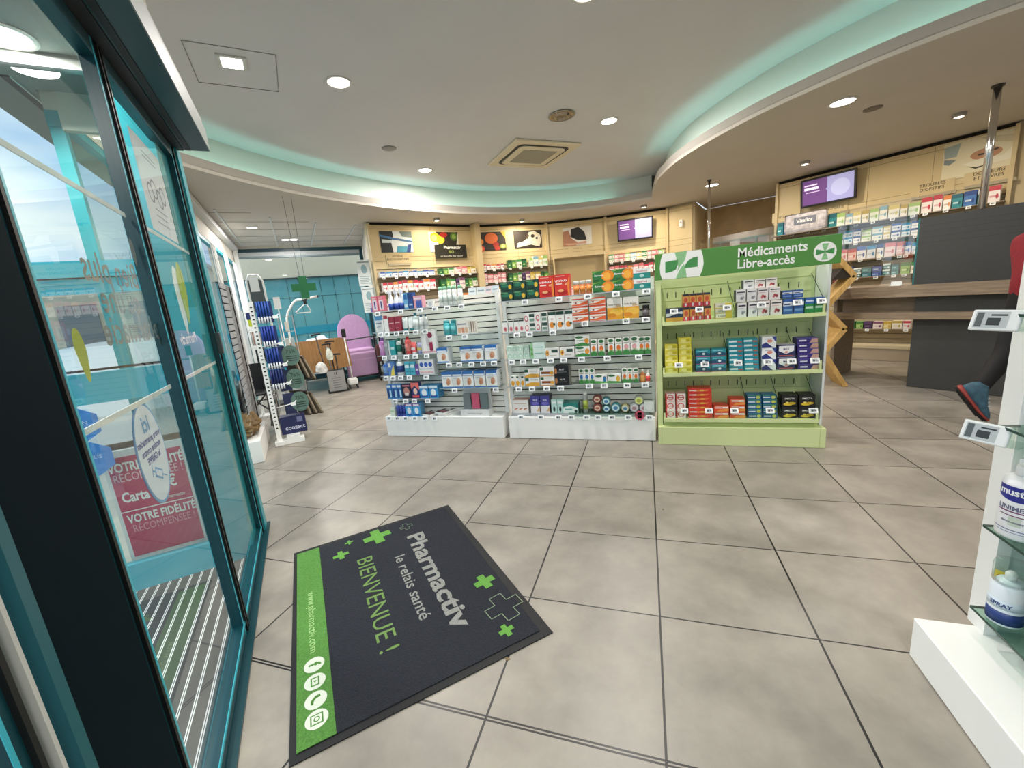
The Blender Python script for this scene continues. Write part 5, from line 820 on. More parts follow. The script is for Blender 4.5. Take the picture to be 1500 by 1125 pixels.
STOCK = [
('G1 top',1.438,[ ('pinkbrush',-2.835,0.077,0.168,1), ('pinkbrush',-2.753,0.080,0.167,1), ('purpletube',-2.884,0.021,0.099,1), ('whitespray',-2.646,0.075,0.212,1), ('whitespray',-2.574,0.062,0.211,1), ('whitespray',-2.508,0.064,0.210,1), ('skyboxtall',-2.446,0.050,0.170,1), ('navybox',-2.388,0.059,0.169,1), ('pinkbluebox',-2.300,0.107,0.129,1), ('whitepack',-2.159,0.070,0.078,1), ('greenspray',-2.038,0.050,0.175,1), ('greenspray',-1.987,0.048,0.180,1), ('greenspray',-1.934,0.053,0.207,1), ('greenspray',-1.880,0.049,0.204,1), ('greenspray',-1.818,0.065,0.203,1), ]),
('G1 second',1.220,[ ('bluewhitebox',-2.816,0.106,0.190,1), ('whiteredbox',-2.728,0.053,0.177,1), ('crimsonbox',-2.660,0.069,0.165,1), ('crimsonbox',-2.584,0.073,0.154,1), ('whitetealtube',-2.506,0.079,0.146,1), ('whitetealtube',-2.434,0.055,0.139,1), ('tealcapbottle',-2.375,0.067,0.179,1), ('silvercapbottle',-2.303,0.057,0.164,1), ('silvercapbottle',-2.249,0.046,0.154,1), ]),
('G1 R1',1.132,[ ('tealtin',-2.018,0.076,0.158,1), ('tealtin',-1.936,0.079,0.152,1), ('cardpack',-1.822,0.141,0.140,1), ('stickpack',-1.706,0.075,0.134,1), ]),
('G1 third',0.951,[ ('purplebottle',-2.843,0.086,0.201,1), ('greycarton',-2.774,0.045,0.170,1), ('tealbox',-2.706,0.084,0.164,1), ('greenbottle',-2.622,0.070,0.186,1), ('blackbottle',-2.568,0.032,0.180,1), ('redbottle',-2.512,0.073,0.197,1), ('redtube',-2.438,0.066,0.131,1), ('yellowtube',-2.362,0.071,0.124,1), ('footfile',-2.242,0.185,0.252,1), ]),
('G1 R2',0.839,[ ('footbox',-2.096,0.143,0.164,1), ('footbox',-1.820,0.113,0.156,1), ('footbox',-1.695,0.131,0.160,1), ('footbox',-1.544,0.144,0.163,1), ]),
('G1 fourth',0.725,[ ('bluebottle',-2.836,0.080,0.163,1), ('yellowbox',-2.753,0.080,0.160,1), ('navybase',-2.655,0.088,0.180,1), ('tealpack',-2.546,0.066,0.149,1), ('tealpack',-2.480,0.059,0.146,1), ('purplepack',-2.423,0.047,0.116,1), ('trio',-2.308,0.187,0.163,1), ]),
('G1 R3',0.564,[ ('footbox',-2.076,0.116,0.174,1), ('footbox',-1.955,0.120,0.173,1), ('footbox',-1.830,0.127,0.178,1), ('footbox',-1.696,0.125,0.178,1), ('footbox',-1.564,0.129,0.180,1), ]),
('G1 fifth',0.454,[ ('bluepack',-2.823,0.070,0.167,1), ('bluepack',-2.754,0.061,0.164,1), ('bluepack',-2.692,0.059,0.161,1), ('darkpack',-2.598,0.116,0.164,1), ('coralpack',-2.484,0.106,0.181,1), ('toothbox',-2.376,0.108,0.137,1), ('toothbox',-2.261,0.113,0.142,1), ]),
('G1 plinth',0.203,[ ('palebox',-2.822,0.059,0.106,1), ('mouthwash',-2.755,0.041,0.164,1), ('mouthwash',-2.713,0.041,0.163,1), ('mouthwash',-2.670,0.039,0.163,1), ('toothcarton',-2.600,0.092,0.155,1), ('toothcarton',-2.503,0.096,0.155,1), ]),
('G2 top',1.420,[ ('darkgreen',-1.312,0.125,0.187,2), ('darkgreen',-1.182,0.130,0.180,2), ('darkgreen',-1.051,0.124,0.177,2), ('redvita',-0.916,0.138,0.202,1), ('redvita',-0.766,0.148,0.200,1), ('pillbottle',-0.638,0.056,0.128,1), ('pillbottle',-0.580,0.055,0.125,1), ('pillbottle',-0.522,0.051,0.126,1), ('greenorange',-0.401,0.174,0.194,2), ('greenorange',-0.224,0.171,0.191,2), ('tealwhite',-0.056,0.148,0.179,2), ]),
('G2 second',1.115,[ ('smallwhite',-1.361,0.054,0.126,1), ('smallwhite',-1.301,0.057,0.122,1), ('smallwhite',-1.244,0.050,0.121,1), ('smallwhite',-1.192,0.047,0.118,1), ('flask',-1.138,0.053,0.180,2), ('plainherb',-1.082,0.052,0.179,2), ('flask',-1.023,0.058,0.177,2), ('plainherb',-0.958,0.065,0.176,2), ('orangefruit',-0.883,0.073,0.178,1), ('orangefruit',-0.804,0.075,0.174,1), ('orangefruit',-0.723,0.080,0.171,1), ('orangewave',-0.610,0.151,0.222,3), ('orangewave',-0.452,0.156,0.211,3), ('yellowgelee',-0.297,0.132,0.201,1), ('yellowgelee',-0.155,0.144,0.196,1), ('blackjar',-0.028,0.061,0.112,1), ]),
('G2 third',0.841,[ ('mint',-1.340,0.054,0.137,2), ('mint',-1.284,0.053,0.136,2), ('mint',-1.227,0.059,0.134,2), ('mint',-1.164,0.062,0.132,2), ('mintbig',-1.052,0.152,0.157,1), ('sunflower',-0.904,0.136,0.097,1), ('sunflower',-0.757,0.146,0.096,1), ('greenwave',-0.608,0.137,0.201,2), ('greenwavetall',-0.502,0.064,0.158,1), ('greenwavetall',-0.432,0.071,0.155,1), ('greenwavetall',-0.344,0.067,0.167,1), ('greenwavetall',-0.276,0.064,0.165,1), ('pinkwavetall',-0.207,0.068,0.165,1), ('pinkwavetall',-0.136,0.067,0.165,1), ('greenwavetall',-0.074,0.047,0.149,1), ('greenwavetall',-0.022,0.049,0.149,1), ]),
('G2 fourth',0.573,[ ('amber',-1.334,0.047,0.111,1), ('amber',-1.282,0.049,0.111,1), ('amber',-1.230,0.049,0.110,1), ('ambercap',-1.127,0.152,0.176,2), ('brownbar',-0.973,0.148,0.191,2), ('blackcarton',-0.822,0.142,0.195,2), ('bluedrop',-0.634,0.051,0.149,1), ('bluedrop',-0.582,0.048,0.147,1), ('bluedrop',-0.532,0.046,0.146,1), ('bluedropwide',-0.448,0.116,0.086,1), ('yellowdropwide',-0.326,0.121,0.088,1), ('greenwavetall',-0.231,0.047,0.140,1), ('greenwavetall',-0.182,0.046,0.138,1), ('greenwavetall',-0.130,0.051,0.141,1), ('orangebottle',-0.070,0.049,0.127,1), ('redbottlesmall',-0.023,0.039,0.113,1), ]),
('G2 plinth',0.289,[ ('whitered',-1.286,0.173,0.141,1), ('bluewhite',-1.128,0.102,0.186,1), ('bluewhite',-1.024,0.097,0.183,1), ('mintpack',-0.930,0.071,0.162,1), ('mintpack',-0.868,0.047,0.123,1), ('tealcarton',-0.763,0.154,0.102,1), ('aerosol',-0.616,0.051,0.218,1), ]),
('top',1.111,[ ('voltdark',0.205,0.137,0.115,1), ('orangered',0.300,0.051,0.117,1), ('orangered',0.356,0.050,0.117,1), ('orangered',0.410,0.055,0.112,1), ('orangered',0.468,0.055,0.112,1), ('lemonwhite',0.592,0.125,0.126,3), ('whitepink',0.725,0.072,0.122,1), ('whitepink',0.805,0.066,0.117,1), ('redwhite',0.885,0.083,0.120,1), ('redwhite',0.972,0.086,0.122,1), ('bluewhitemed',1.054,0.068,0.122,1), ('bluewhitemed',1.128,0.071,0.122,1), ('greenmed',1.200,0.065,0.120,1), ('greenmed',1.266,0.064,0.118,1)]),
('mid',0.661,[ ('yellowmed',0.178,0.106,0.259,5), ('yellowmed',0.292,0.115,0.297,6), ('tealnavy',0.435,0.120,0.195,3), ('tealnavy',0.560,0.120,0.195,3), ('tealflat',0.695,0.113,0.261,7), ('tealflat',0.810,0.113,0.268,7), ('whitenavy',0.936,0.107,0.280,3), ('whitenavywide',1.060,0.132,0.208,2), ('purpleflat',1.218,0.150,0.248,6)]),
('low',0.242,[ ('redwhitesq',0.165,0.084,0.222,3), ('redwhitesq',0.254,0.084,0.222,3), ('redflat',0.416,0.199,0.254,7), ('orangeflat',0.584,0.123,0.110,2), ('orangeflat',0.712,0.123,0.165,3), ('bluegreenflat',0.846,0.109,0.193,5), ('bluegreenflat',0.960,0.109,0.193,5), ('blackyellow',1.100,0.119,0.2,2), ('blackyellow',1.227,0.114,0.2,2)]),

]
PH = {'G1 top': ('top shelf, left slatwall', 1.43), 'G1 second': ('second shelf, left slatwall', 1.205), 'G1 R1': ('upper short shelf, left slatwall', 1.125), 'G1 third': ('third shelf, left slatwall', .945), 'G1 R2': ('middle short shelf, left slatwall', .835), 'G1 fourth': ('fourth shelf, left slatwall', .715), 'G1 R3': ('bottom short shelf, left slatwall', .558), 'G1 fifth': ('fifth shelf, left slatwall', .448), 'G1 plinth': ('plinth of left slatwall', .235),
      'G2 top': ('top shelf, right slatwall', 1.418), 'G2 second': ('second shelf, right slatwall', 1.108), 'G2 third': ('third shelf, right slatwall', .838), 'G2 fourth': ('fourth shelf, right slatwall', .56), 'G2 plinth': ('riser, right slatwall', .268),
      'top': ('top green shelf', 1.115), 'mid': ('middle green shelf', .661), 'low': ('bottom green shelf', .242)}
for nm, _, items in STOCK:
    p, z = PH[nm]
    if nm == 'G2 second': stock(items[:11], z, 2.225, p); stock(items[11:], 1.165, 2.225, 'raised shelf, right slatwall'); continue
    if nm == 'G2 fourth': stock(items[:6], z, 2.225, p); stock(items[6:], .57, 2.225, 'lower right shelf, right slatwall'); continue
    stock(items, z, (2.225 if nm[0] == 'G' else 2.185) if nm != 'G2 plinth' else 2.255, p, .012 if nm[0] != 'G' else 0)
# second and third ranks standing behind on the top green shelf
stock([('orangered', .30, .053, .11, 1), ('orangered', .356, .053, .11, 1), ('orangered', .41, .053, .11, 1), ('orangered', .466, .053, .11, 1)], 1.231, 2.225, 'upper rank, top green shelf')
stock([('whitepink', .725, .075, .1, 1), ('whitepink', .805, .075, .1, 1), ('redwhite', .885, .08, .1, 1), ('redwhite', .97, .08, .1, 1)], 1.238, 2.235, 'second tier, top green shelf')
stock([('whitepink', .79, .078, .075, 1), ('redwhite', .872, .075, .075, 1), ('redwhite', .955, .085, .075, 1)], 1.339, 2.28, 'third tier, top green shelf')
stock([('bluewhitemed', 1.06, .07, .06, 1), ('bluewhitemed', 1.135, .07, .06, 1)], 1.24, 2.24, 'second tier, top green shelf')
# jars and oddments on the right riser, plinth packs on the left
for k, x, z, w, n in (('browntin', -.50, .2765, .085, 'lower brown jar'), ('browntin', -.50, .3625, .085, 'upper brown jar'), ('tealjar', -.413, .2765, .07, 'lower small teal jar'), ('tealjar', -.413, .3475, .075, 'upper small teal jar'), ('tealjar', -.326, .2765, .088, 'widest teal jar'), ('goldjar', -.238, .2765, .075, ''), ('greyjar', -.154, .2765, .083, 'left silver jar'), ('greyjar', -.068, .2765, .083, 'right silver jar'), ('limejar', -.111, .3480, .083, '')):
    place(k, w, w, (x, 2.29, z), 0, ((n + ' seen lid first') if n else KD[k][2]) + ' on the riser, right slatwall', 'lid-first jars on the right riser')
b, c = carton(.09, .08, .1, '#eef2f0', 'e .5 .45 .42 .36 #dfeae4;r .2 .3 .8 .36 #2f6a4a;e .5 .5 .36 .3 #f4f7f5'); tag(b.build('balm_carton', None, (-.02, 2.29, .2765)), 'white carton with round mint label at the right end of the riser', 'carton')
b = MB(); b.poly([((.05 if i % 2 else .042) * math.cos(i * PI / 12), -.0, (.05 if i % 2 else .042) * math.sin(i * PI / 12)) for i in range(24)], mt('#e0607a', .5)); b.box(-.02, .02, 0, .006, -.03, .03, mt('#e0607a', .5)); b.text('PROMO', mt('#7a1f33', .5), FR((0, -.0008, -.012), (1, 0, 0), (0, 0, 1)), .022, 'c', .02); tag(b.build('offer_tag', None, (-.105, 2.207, .26)), 'pink starburst offer tag on the front of the right riser', 'tag')
def magazine(label, x, y, z, a, m1):
    b = MB(); b.box(-.07, .07, -.1, .1, 0, .022, mt('#f0efec', .5)); b.box(-.066, .066, -.096, .096, .022, .0225, mt(m1, .4)); b.box(-.05, .05, -.06, -.02, .0225, .023, mt('#c9707a', .5)); b.box(-.04, .04, .02, .07, .0225, .023, mt('#e6e0dc', .5)); tag(b.build('flat_pack', None, (x, y, z), a), label, 'pack', 'flat black packs on the left plinth')
magazine('flat black pack at left on the left slatwall plinth', -2.37, 2.33, .2355, -.35, '#26242a'); magazine('lower flat white pack beside the black ones, left slatwall plinth', -2.17, 2.345, .2355, -.4, '#d6d2cd'); magazine('upper flat black pack leaning right, left slatwall plinth', -2.20, 2.335, .2585, -.35, '#2c2a30')
t = thing('glasses_display', 'clear acrylic counter display with grey and pink cases, left slatwall plinth', 'display', (-1.80, 2.30, .2355))
b = MB(); b.box(-.165, .165, -.06, .06, 0, .07, mt('#e9ebeb', .3)); b.box(-.165, .165, .04, .05, .07, .34, mt('#d8dcdd', .25)); b.text('lunettes loupe', mt('#8a8f92', .5), FR((0, -.0605, .025), (1, 0, 0), (0, 0, 1)), .03, 'c'); b.disc(0, 0, .02, .02, mt('#3a3c3e', .4), FR((.03, .0395, .31), (1, 0, 0), (0, 0, 1)), 16); b.build('stand', t)
for x, cc in ((-.1, '#7d8588'), (0, '#d9607f'), (.1, '#6f7f80')): b = MB(); b.box(-.042, .042, -.03, -.005, .075, .24, mt(cc, .4), TR(x, .02, 0)); b.build('glasses_case', t)
for i, (x, w, cc) in enumerate(((-1.76, .085, '#dfe8ec'), (-1.66, .1, '#e6ebe8'), (-1.575, .07, '#ead9dc'), (-1.50, .08, '#d7e2ea'))):
    b = MB(); b.box(-w / 2, w / 2, -.004, .004, 0, .075, mt(cc, .5)); b.box(-w * .35, w * .35, -.0045, -.004, .03, .045, mt('#9aaab8', .5)); tag(b.build('info_card', None, (x, 2.43, 1.511)), 'pale info card on top of left slatwall, ' + ORD[i + 1] + ' from left', 'card', 'info cards')
# ------------------------------------------------------------------ electronic price tags
TGW = mt('#f6f8f8', .35); TGD = mt('#c3c9cb', .3); TGK = mt('#3a3f42', .4)
def ptag():
    b = MB(); b.bbox(-.032, .032, -.005, .005, -.023, .023, TGW, .003); K = FR((0, -.0053, 0), (1, 0, 0), (0, 0, 1)); b.box(-.022, .022, -.015, .015, 0, .0003, TGD, K); b.box(-.016, .0, -.008, .006, .0003, .0006, TGK, K); b.box(.004, .018, -.004, .004, .0003, .0006, TGK, K); b.box(-.018, .012, .009, .012, .0003, .0006, TGK, K)
    return b
PT = None
def tags(xs, z, y, phrase, rx=-.25):
    global PT
    for i, x in enumerate(xs):
        lb = 'electronic price tag, ' + ORD[i + 1] + ' from left, ' + phrase
        if PT is None: PT = ptag().build('price_tag'); o = PT
        else: o = PT.copy(); COL.objects.link(o)
        o.location = (x, y, z); o.rotation_euler = (rx, 0, 0); tag(o, lb, 'price tag', 'electronic price tags')
for nm, xs in (('G1 top', (-2.80, -2.51, -2.28, -2.10, -1.96, -1.80)), ('G1 second', (-2.80, -2.72, -2.6, -2.48, -2.36, -2.25)), ('G1 third', (-2.80, -2.68, -2.52, -2.41, -2.27)), ('G1 fourth', (-2.82, -2.73, -2.63, -2.52, -2.31)), ('G1 fifth', (-2.75, -2.61, -2.5, -2.33)), ('G1 R1', (-1.98, -1.80)), ('G1 R2', (-2.02, -1.9, -1.76, -1.63, -1.51)), ('G1 R3', (-1.99, -1.52)), ('G2 top', (-1.13, -.8, -.53, -.28, -.02)), ('G2 second', (-1.24, -1.11, -.88)), ('G2 third', (-1.32, -1.2, -1.07, -.92, -.79, -.62, -.38, -.1)), ('G2 fourth', (-1.27, -1.13, -.98, -.84)), ('G2 plinth', (-1.27, -1.06, -.88, -.75, -.6, -.49, -.36, -.21, -.02))):
    p, z = PH[nm]; tags(xs, z - .026, 2.203 if nm != 'G2 plinth' else 2.19, p)
tags((-2.87, -2.76, -2.65, -2.53, -2.4, -2.28), .216, 2.212, 'plinth front, left slatwall'); tags((-.57, -.2, -.03), 1.147, 2.205, 'raised shelf, right slatwall'); tags((-.56, -.42, -.21, -.05), .552, 2.205, 'lower right shelf, right slatwall')
tags((.20, .40, .61, .86, 1.11, 1.27), 1.205, 2.158, 'top green shelf', -.4); tags((.235, .445, .70, .92, 1.09, 1.25), .735, 2.158, 'middle green shelf', -.4); tags((.28, .48, .68, .95, 1.26), .318, 2.158, 'bottom green shelf', -.4)
# ------------------------------------------------------------------ small packs on the wall units
random.seed(11)
def wallrow(P, Q, u0, u1, z, h, cols, phrase, kind='carton', gap=.012, wmin=.07, wmax=.12, tiers=1):
    u = u0; i = 0
    while u < u1 - .05 and i < 20:
        w = random.uniform(wmin, wmax); c = cols[i % len(cols)]; hh = h * random.uniform(.8, 1)
        for q in range(tiers):
            b, _ = carton(w, .1, hh / tiers * .99, c[0], 'r 0 .7 1 1 %s;r .12 .3 .8 .42 %s;e .75 .35 .12 .16 %s' % (c[1], c[2], c[1])); loc, a = onw(P, Q, u + w / 2, .17, z + q * hh / tiers + .0006)
            nm = 'small %s, %s from left%s, %s' % (c[3], ORD[i + 1], '' if tiers == 1 else (', lower layer', ', upper layer')[q], phrase); tag(b.build('medicine_carton', None, loc, a), nm, 'carton', 'small cartons on the ' + phrase)
        if i % 2 == 0:
            loc, a = onw(P, Q, u + w / 2, .245, z - .02); o = PT.copy(); COL.objects.link(o); o.location = loc; o.rotation_euler = (-.2, 0, a); o.scale = (.8, .8, .8); tag(o, 'small price tag, ' + ORD[i // 2 + 1] + ' from left, ' + phrase, 'price tag', 'price tags on the wall shelves')
        u += w + gap; i += 1
WB = [('#e8edf3', '#3f62a8', '#9fb0cf', 'white and blue carton'), ('#dfe9f2', '#2f86b8', '#b8cfe0', 'pale blue carton'), ('#f0efec', '#33508f', '#c2c6d2', 'white and navy carton')]
WR = [('#f0e6e4', '#c23a4a', '#d9a0a6', 'white and red carton'), ('#efebe8', '#b8404e', '#e0b9bc', 'white carton with red lid'), ('#f3f0ee', '#d98a4a', '#c9c2bc', 'white and orange carton')]
GR_ = [('#2f6f3f', '#1d4a2c', '#a9cf8a', 'green carton'), ('#8fb85a', '#3f7a3a', '#e6efc9', 'lime carton'), ('#e9e6d8', '#3f8a4a', '#b9b49a', 'white and green carton')]
DK = [('#3a2a44', '#5a3a6a', '#a98ab8', 'dark purple carton'), ('#e3d9d0', '#7a4a6a', '#b8a0b0', 'white and plum carton')]
YL = [('#e3cf8a', '#c9a53a', '#f0e6c0', 'yellow carton'), ('#efe9d9', '#b8a04a', '#d9cfae', 'cream carton')]
PK = [('#f0dfdd', '#d9848a', '#e6b9bb', 'white and pink carton'), ('#e9c3c0', '#c9686c', '#f3e3e1', 'pink carton')]
TLc = [('#2f8a94', '#1d5f70', '#bfe0e3', 'teal carton'), ('#3f6fae', '#26468a', '#c9d7ec', 'blue carton'), ('#1f6f74', '#dfe9ea', '#8fc0c4', 'teal and white carton')]
BGc = [('#e8efe0', '#9fc46a', '#c9d9b0', 'white and lime carton'), ('#efeee4', '#7fb0c4', '#cfdbe0', 'white and aqua carton'), ('#f3f1e6', '#d9c97a', '#dcd6bb', 'white and straw carton')]
wallrow(U[0], U[1], .06, 1.12, 2.02, .1, WB, 'upper shelf of left end unit'); wallrow(U[0], U[1], .08, 1.12, 1.76, .2, WR, 'middle shelf of left end unit')
wallrow(U[0], U[1], 1.24, 1.60, 2.02, .14, GR_, 'upper shelf below the organic sign', gap=.02); wallrow(U[0], U[1], 1.62, 2.1, 2.02, .15, PK + YL, 'upper shelf right of organic sign'); wallrow(U[0], U[1], 1.24, 2.1, 1.76, .2, GR_ + DK, 'middle shelf below the organic sign'); wallrow(U[0], U[1], 1.24, 2.1, 1.5, .14, WR, 'lower shelf below the organic sign')
wallrow(U[1], U[2], .1, .62, 2.07, .12, WR, 'upper shelf below the fruit picture'); wallrow(U[1], U[2], .66, 1.12, 2.07, .18, GR_, 'upper shelf below the dog picture'); wallrow(U[1], U[2], 1.15, 1.6, 2.07, .22, BGc, 'upper shelf right of dog picture'); wallrow(U[1], U[2], .1, .6, 1.8, .2, PK, 'middle shelf below the fruit picture', tiers=2); wallrow(U[1], U[2], .66, 1.6, 1.8, .18, GR_ + DK + YL, 'middle shelf below the dog picture')
wallrow(U[1], U[2], .1, 1.55, 1.55, .15, DK + YL + WB, 'lower shelf below the fruit picture')
wallrow(U[3], U[4], .06, 1.2, 2.0, .17, GR_[2:] + PK + BGc, 'upper shelf below the back screen', tiers=2); wallrow(U[3], U[4], .06, 1.2, 1.75, .18, PK + WR, 'middle shelf below the back screen')
wallrow(R0, R1, .1, .9, 2.08, .22, TLc + GR_[1:2] + BGc, 'top shelf at left of right wall'); wallrow(R0, R1, .95, 1.9, 2.08, .2, BGc + YL[1:], 'top shelf behind the plexiglass'); wallrow(R0, R1, 1.92, 2.66, 2.08, .22, WR + TLc, 'top shelf beside the chrome pole')
wallrow(R0, R1, .1, .9, 1.8, .2, YL + DK, 'second shelf at left of right wall'); wallrow(R0, R1, .95, 1.9, 1.8, .2, WB + BGc, 'second shelf behind the plexiglass', tiers=2); wallrow(R0, R1, 1.0, 1.75, 1.54, .2, PK + WB, 'third shelf behind the plexiglass'); wallrow(R0, R1, 1.77, 2.0, 1.54, .18, WB, 'third shelf beside the dark panel')
wallrow(R0, R1, 1.02, 1.74, 1.27, .18, TLc, 'fourth shelf behind the plexiglass', tiers=2); wallrow(R0, R1, 1.77, 2.0, 1.27, .17, GR_[1:], 'fourth shelf beside the dark panel'); wallrow(R0, R1, .95, 1.95, .47, .12, WR[:2] + GR_[:2] + DK + YL, 'lowest shelf under the counter ledge')
b = MB(); b.box(0, .06, -.22, -.04, 1.1, 1.75, mt('#7a2a24', .5)); loc, a = onw(R0, R1, .97, .04, 0); tag(b.build('red_divider', None, loc, a), 'dark red upright divider on the right wall shelves', 'divider')
b = MB(); b.bbox(-.3, .3, -.03, .03, 0, .30, mt('#b9b5bb', .6, noise=.35, scale=18), .05); b.bbox(-.16, .16, -.034, -.02, .12, .24, mt('#6f7383', .5), .01); b.text('Vitaflor', WS, FR((0, -.0346, .155), (1, 0, 0), (0, 0, 1)), .08, 'c', .01); b.box(-.25, .25, -.05, .05, -.0, .01, mt('#8a8a90', .5))
loc, a = onw(R0, R1, .55, .30, 2.08); tag(b.build('shelf_sign', None, loc, a), 'grey floral shelf sign above the green medicine board', 'sign'); b = MB(); b.box(0, 1.2, -.36, -.24, 2.068, 2.079, DS); loc, a = onw(R0, R1, .05, .0, 0); tag(b.build('shelf_ledge', None, loc, a), 'brown shelf ledge carrying the grey floral sign', 'shelf')
# ------------------------------------------------------------------ right shelf bottles
def liniment(label, x, y, z, rz):
    t = thing('liniment_bottle', label, 'bottle', (x, y, z), rz, 'liniment pump bottles'); r = .055; WB_ = mt('#f4f4f6', .3)
    b = MB(); b.lathe([(r * .96, 0), (r, .006), (r, .165), (r * .93, .185), (r * .55, .197)], WB_, 32); b.build('bottle_body', t)
    b = MB()
    def arc(z0, z1, w, m, k=1.004, bow=0.):
        n = 14; vs = []; 
        for i in range(n + 1): a = -PI / 2 + (i / n - .5) * w; c = bow * (1 - (2 * i / n - 1) ** 2); vs += [(r * k * math.cos(a), r * k * math.sin(a), z0 - c), (r * k * math.cos(a), r * k * math.sin(a), z1)]
        b.add(vs, [(2 * i, 2 * i + 2, 2 * i + 3, 2 * i + 1) for i in range(n)], m, True)
    NV = mt('#2b3090', .4); arc(.135, .170, 1.9, NV, 1.004, .012); arc(.088, .092, 1.6, mt('#7a3a6a', .5)); arc(.076, .079, 1.4, mt('#7a3a6a', .5)); arc(.03, .032, 2.0, NV); arc(.022, .024, 1.5, mt('#8f8fb8', .5)); arc(.045, .075, .5, mt('#c9d3c4', .6), 1.002)
    def wrap(tx, z, s, m):
        v, f, x0, x1 = text_geo(tx, .03); b.add([(r * 1.008 * math.cos(-PI / 2 + (p[0] - (x0 + x1) / 2) * s / r), r * 1.008 * math.sin(-PI / 2 + (p[0] - (x0 + x1) / 2) * s / r), z + p[1] * s) for p in v], f, m)
    wrap('mustela', .143, .03, WS); wrap('LINIMENT', .095, .02, mt('#6a6a86', .5)); wrap('dermo-nettoyant', .055, .009, mt('#6a6a86', .5)); b.build('label', t)
    b = MB(); b.lathe([(.03, .195), (.03, .222), (.026, .228)], WB_, 24); b.lathe([(.014, .228), (.014, .245)], mt('#6fa03f', .4), 16); b.box(-.013, .013, -.045, .02, .245, .258, WB_); b.box(-.016, .016, -.02, .02, .236, .247, mt('#6fa03f', .4)); b.build('pump', t)
liniment('white liniment pump bottle at the shelf end nearest the person', 1.056, -.116, .5852, -.9); liniment('white liniment pump bottle standing second along the glass shelf', 1.07, -.25, .5852, -.9); liniment('white liniment pump bottle further towards the viewer', 1.07, -.39, .5852, -.9)
def aero(label, x, y, z, red):
    t = thing('spray_can', label, 'spray can', (x, y, z), -.9, 'spray cans with clear caps'); r = .042; b = MB(); b.lathe([(r * .95, 0), (r, .005), (r, .13), (r * .6, .15)], mt('#e6edf4', .3), 28); b.lathe([(r * 1.004, .008), (r * 1.004, .05)], mt('#27407f', .4), 28); b.lathe([(r * 1.003, .06), (r * 1.003, .09)], mt('#d3e0ec', .4), 28)
    if red: b.lathe([(r * 1.005, .095), (r * 1.005, .135)], mt('#c9352a', .4), 28)
    b.build('can', t); b = MB(); b.lathe([(.012, .15), (.014, .17), (.008, .178)], WHITE, 14); b.build('nozzle', t); b = MB(); b.lathe([(r * .98, .145), (r * .98, .2), (r * .9, .21)], CLEAR, 24); b.build('clear_cap', t)
    b = MB(); v, f, x0, x1 = text_geo('offert' if red else 'SPRAY', .03); s = .022 if red else .018; b.add([(r * 1.01 * math.cos(-PI / 2 + (p[0] - (x0 + x1) / 2) * s / r), r * 1.01 * math.sin(-PI / 2 + (p[0] - (x0 + x1) / 2) * s / r), (.105 if red else .068) + p[1] * s) for p in v], f, mt('#f3d43a' if red else '#27407f', .5)); b.build('label', t)
aero('white and navy spray can at the end of the low glass shelf', 1.05, -.12, .2802, False); aero('white spray can with red offer band on low glass shelf', 1.07, -.25, .2802, True)
b = MB(); b.box(-.022, .022, -.001, .001, 0, .07, mt('#f3d43a', .5)); b.text('2', mt('#c9352a', .5), FR((0, -.0013, .012), (1, 0, 0), (0, 0, 1)), .065, 'c', .04); tag(b.build('offer_card', None, (1.058, -.085, .36), -.9), 'yellow offer card with red 2 beside the spray can', 'card')
for i, (y, z, cc) in enumerate(((-.13, .9256, '#e3dcf0'), (-.29, .9256, '#d9cfe8'), (-.13, 1.2656, '#e9e6f2'), (-.3, 1.2656, '#eef0f4'))):
    b = MB(); b.bbox(-.06, .06, -.05, .05, 0, .19, mt(cc, .4), .004); K = FR((0, -.0506, 0), (1, 0, 0), (0, 0, 1)); b.box(-.05, .05, .1, .14, 0, .0004, mt('#8f7fc0', .5), K); b.box(-.04, .04, .03, .036, 0, .0004, mt('#5a5a74', .5), K); b.box(-.04, .03, .05, .055, 0, .0004, mt('#8a8aa4', .5), K)
    tag(b.build('baby_care_carton', None, (1.13, y, z), -.9), 'lilac baby care carton, ' + ('end', 'second')[i % 2] + ' place, ' + ('middle', 'upper')[i // 2] + ' glass shelf at right', 'carton', 'lilac cartons on the right shelves')
for i, (z, y) in enumerate(((.895, -.055), (1.245, -.03))):
    t = thing('price_tag', ('lower' if i == 0 else 'upper') + ' large electronic price tag jutting from right glass shelves', 'price tag', (.975, y, z), -1.0, 'large price tags at right')
    b = MB(); b.M = RX(-.35); b.bbox(-.055, .055, -.007, .007, -.032, .032, TGW, .004); K = FR((0, -.0073, 0), (1, 0, 0), (0, 0, 1)); b.box(-.045, .03, -.025, .025, 0, .0003, TGD, K); b.box(-.016, .014, -.017, .006, .0003, .0006, TGK, K); b.box(-.042, -.026, -.022, .022, .0003, .0006, mt('#5f6668', .4), K); b.box(-.01, .026, .012, .017, .0003, .0006, TGK, K); b.build('display', t)
    b = MB(); b.box(.02, .075, .0, .06, -.03, -.024, CLEAR); b.box(-.05, .06, .008, .012, -.034, .034, CLEAR); b.build('clip', t)
# ================================================================== LEFT WING (local frame: x = n, y = s)
def fthing(name, label, cat, n, s, z=0., group=None): return thing(name, label, cat, wf(n, s, z), FA, group)
def fb(name, p, f): b = MB(); f(b); return b.build(name, p)
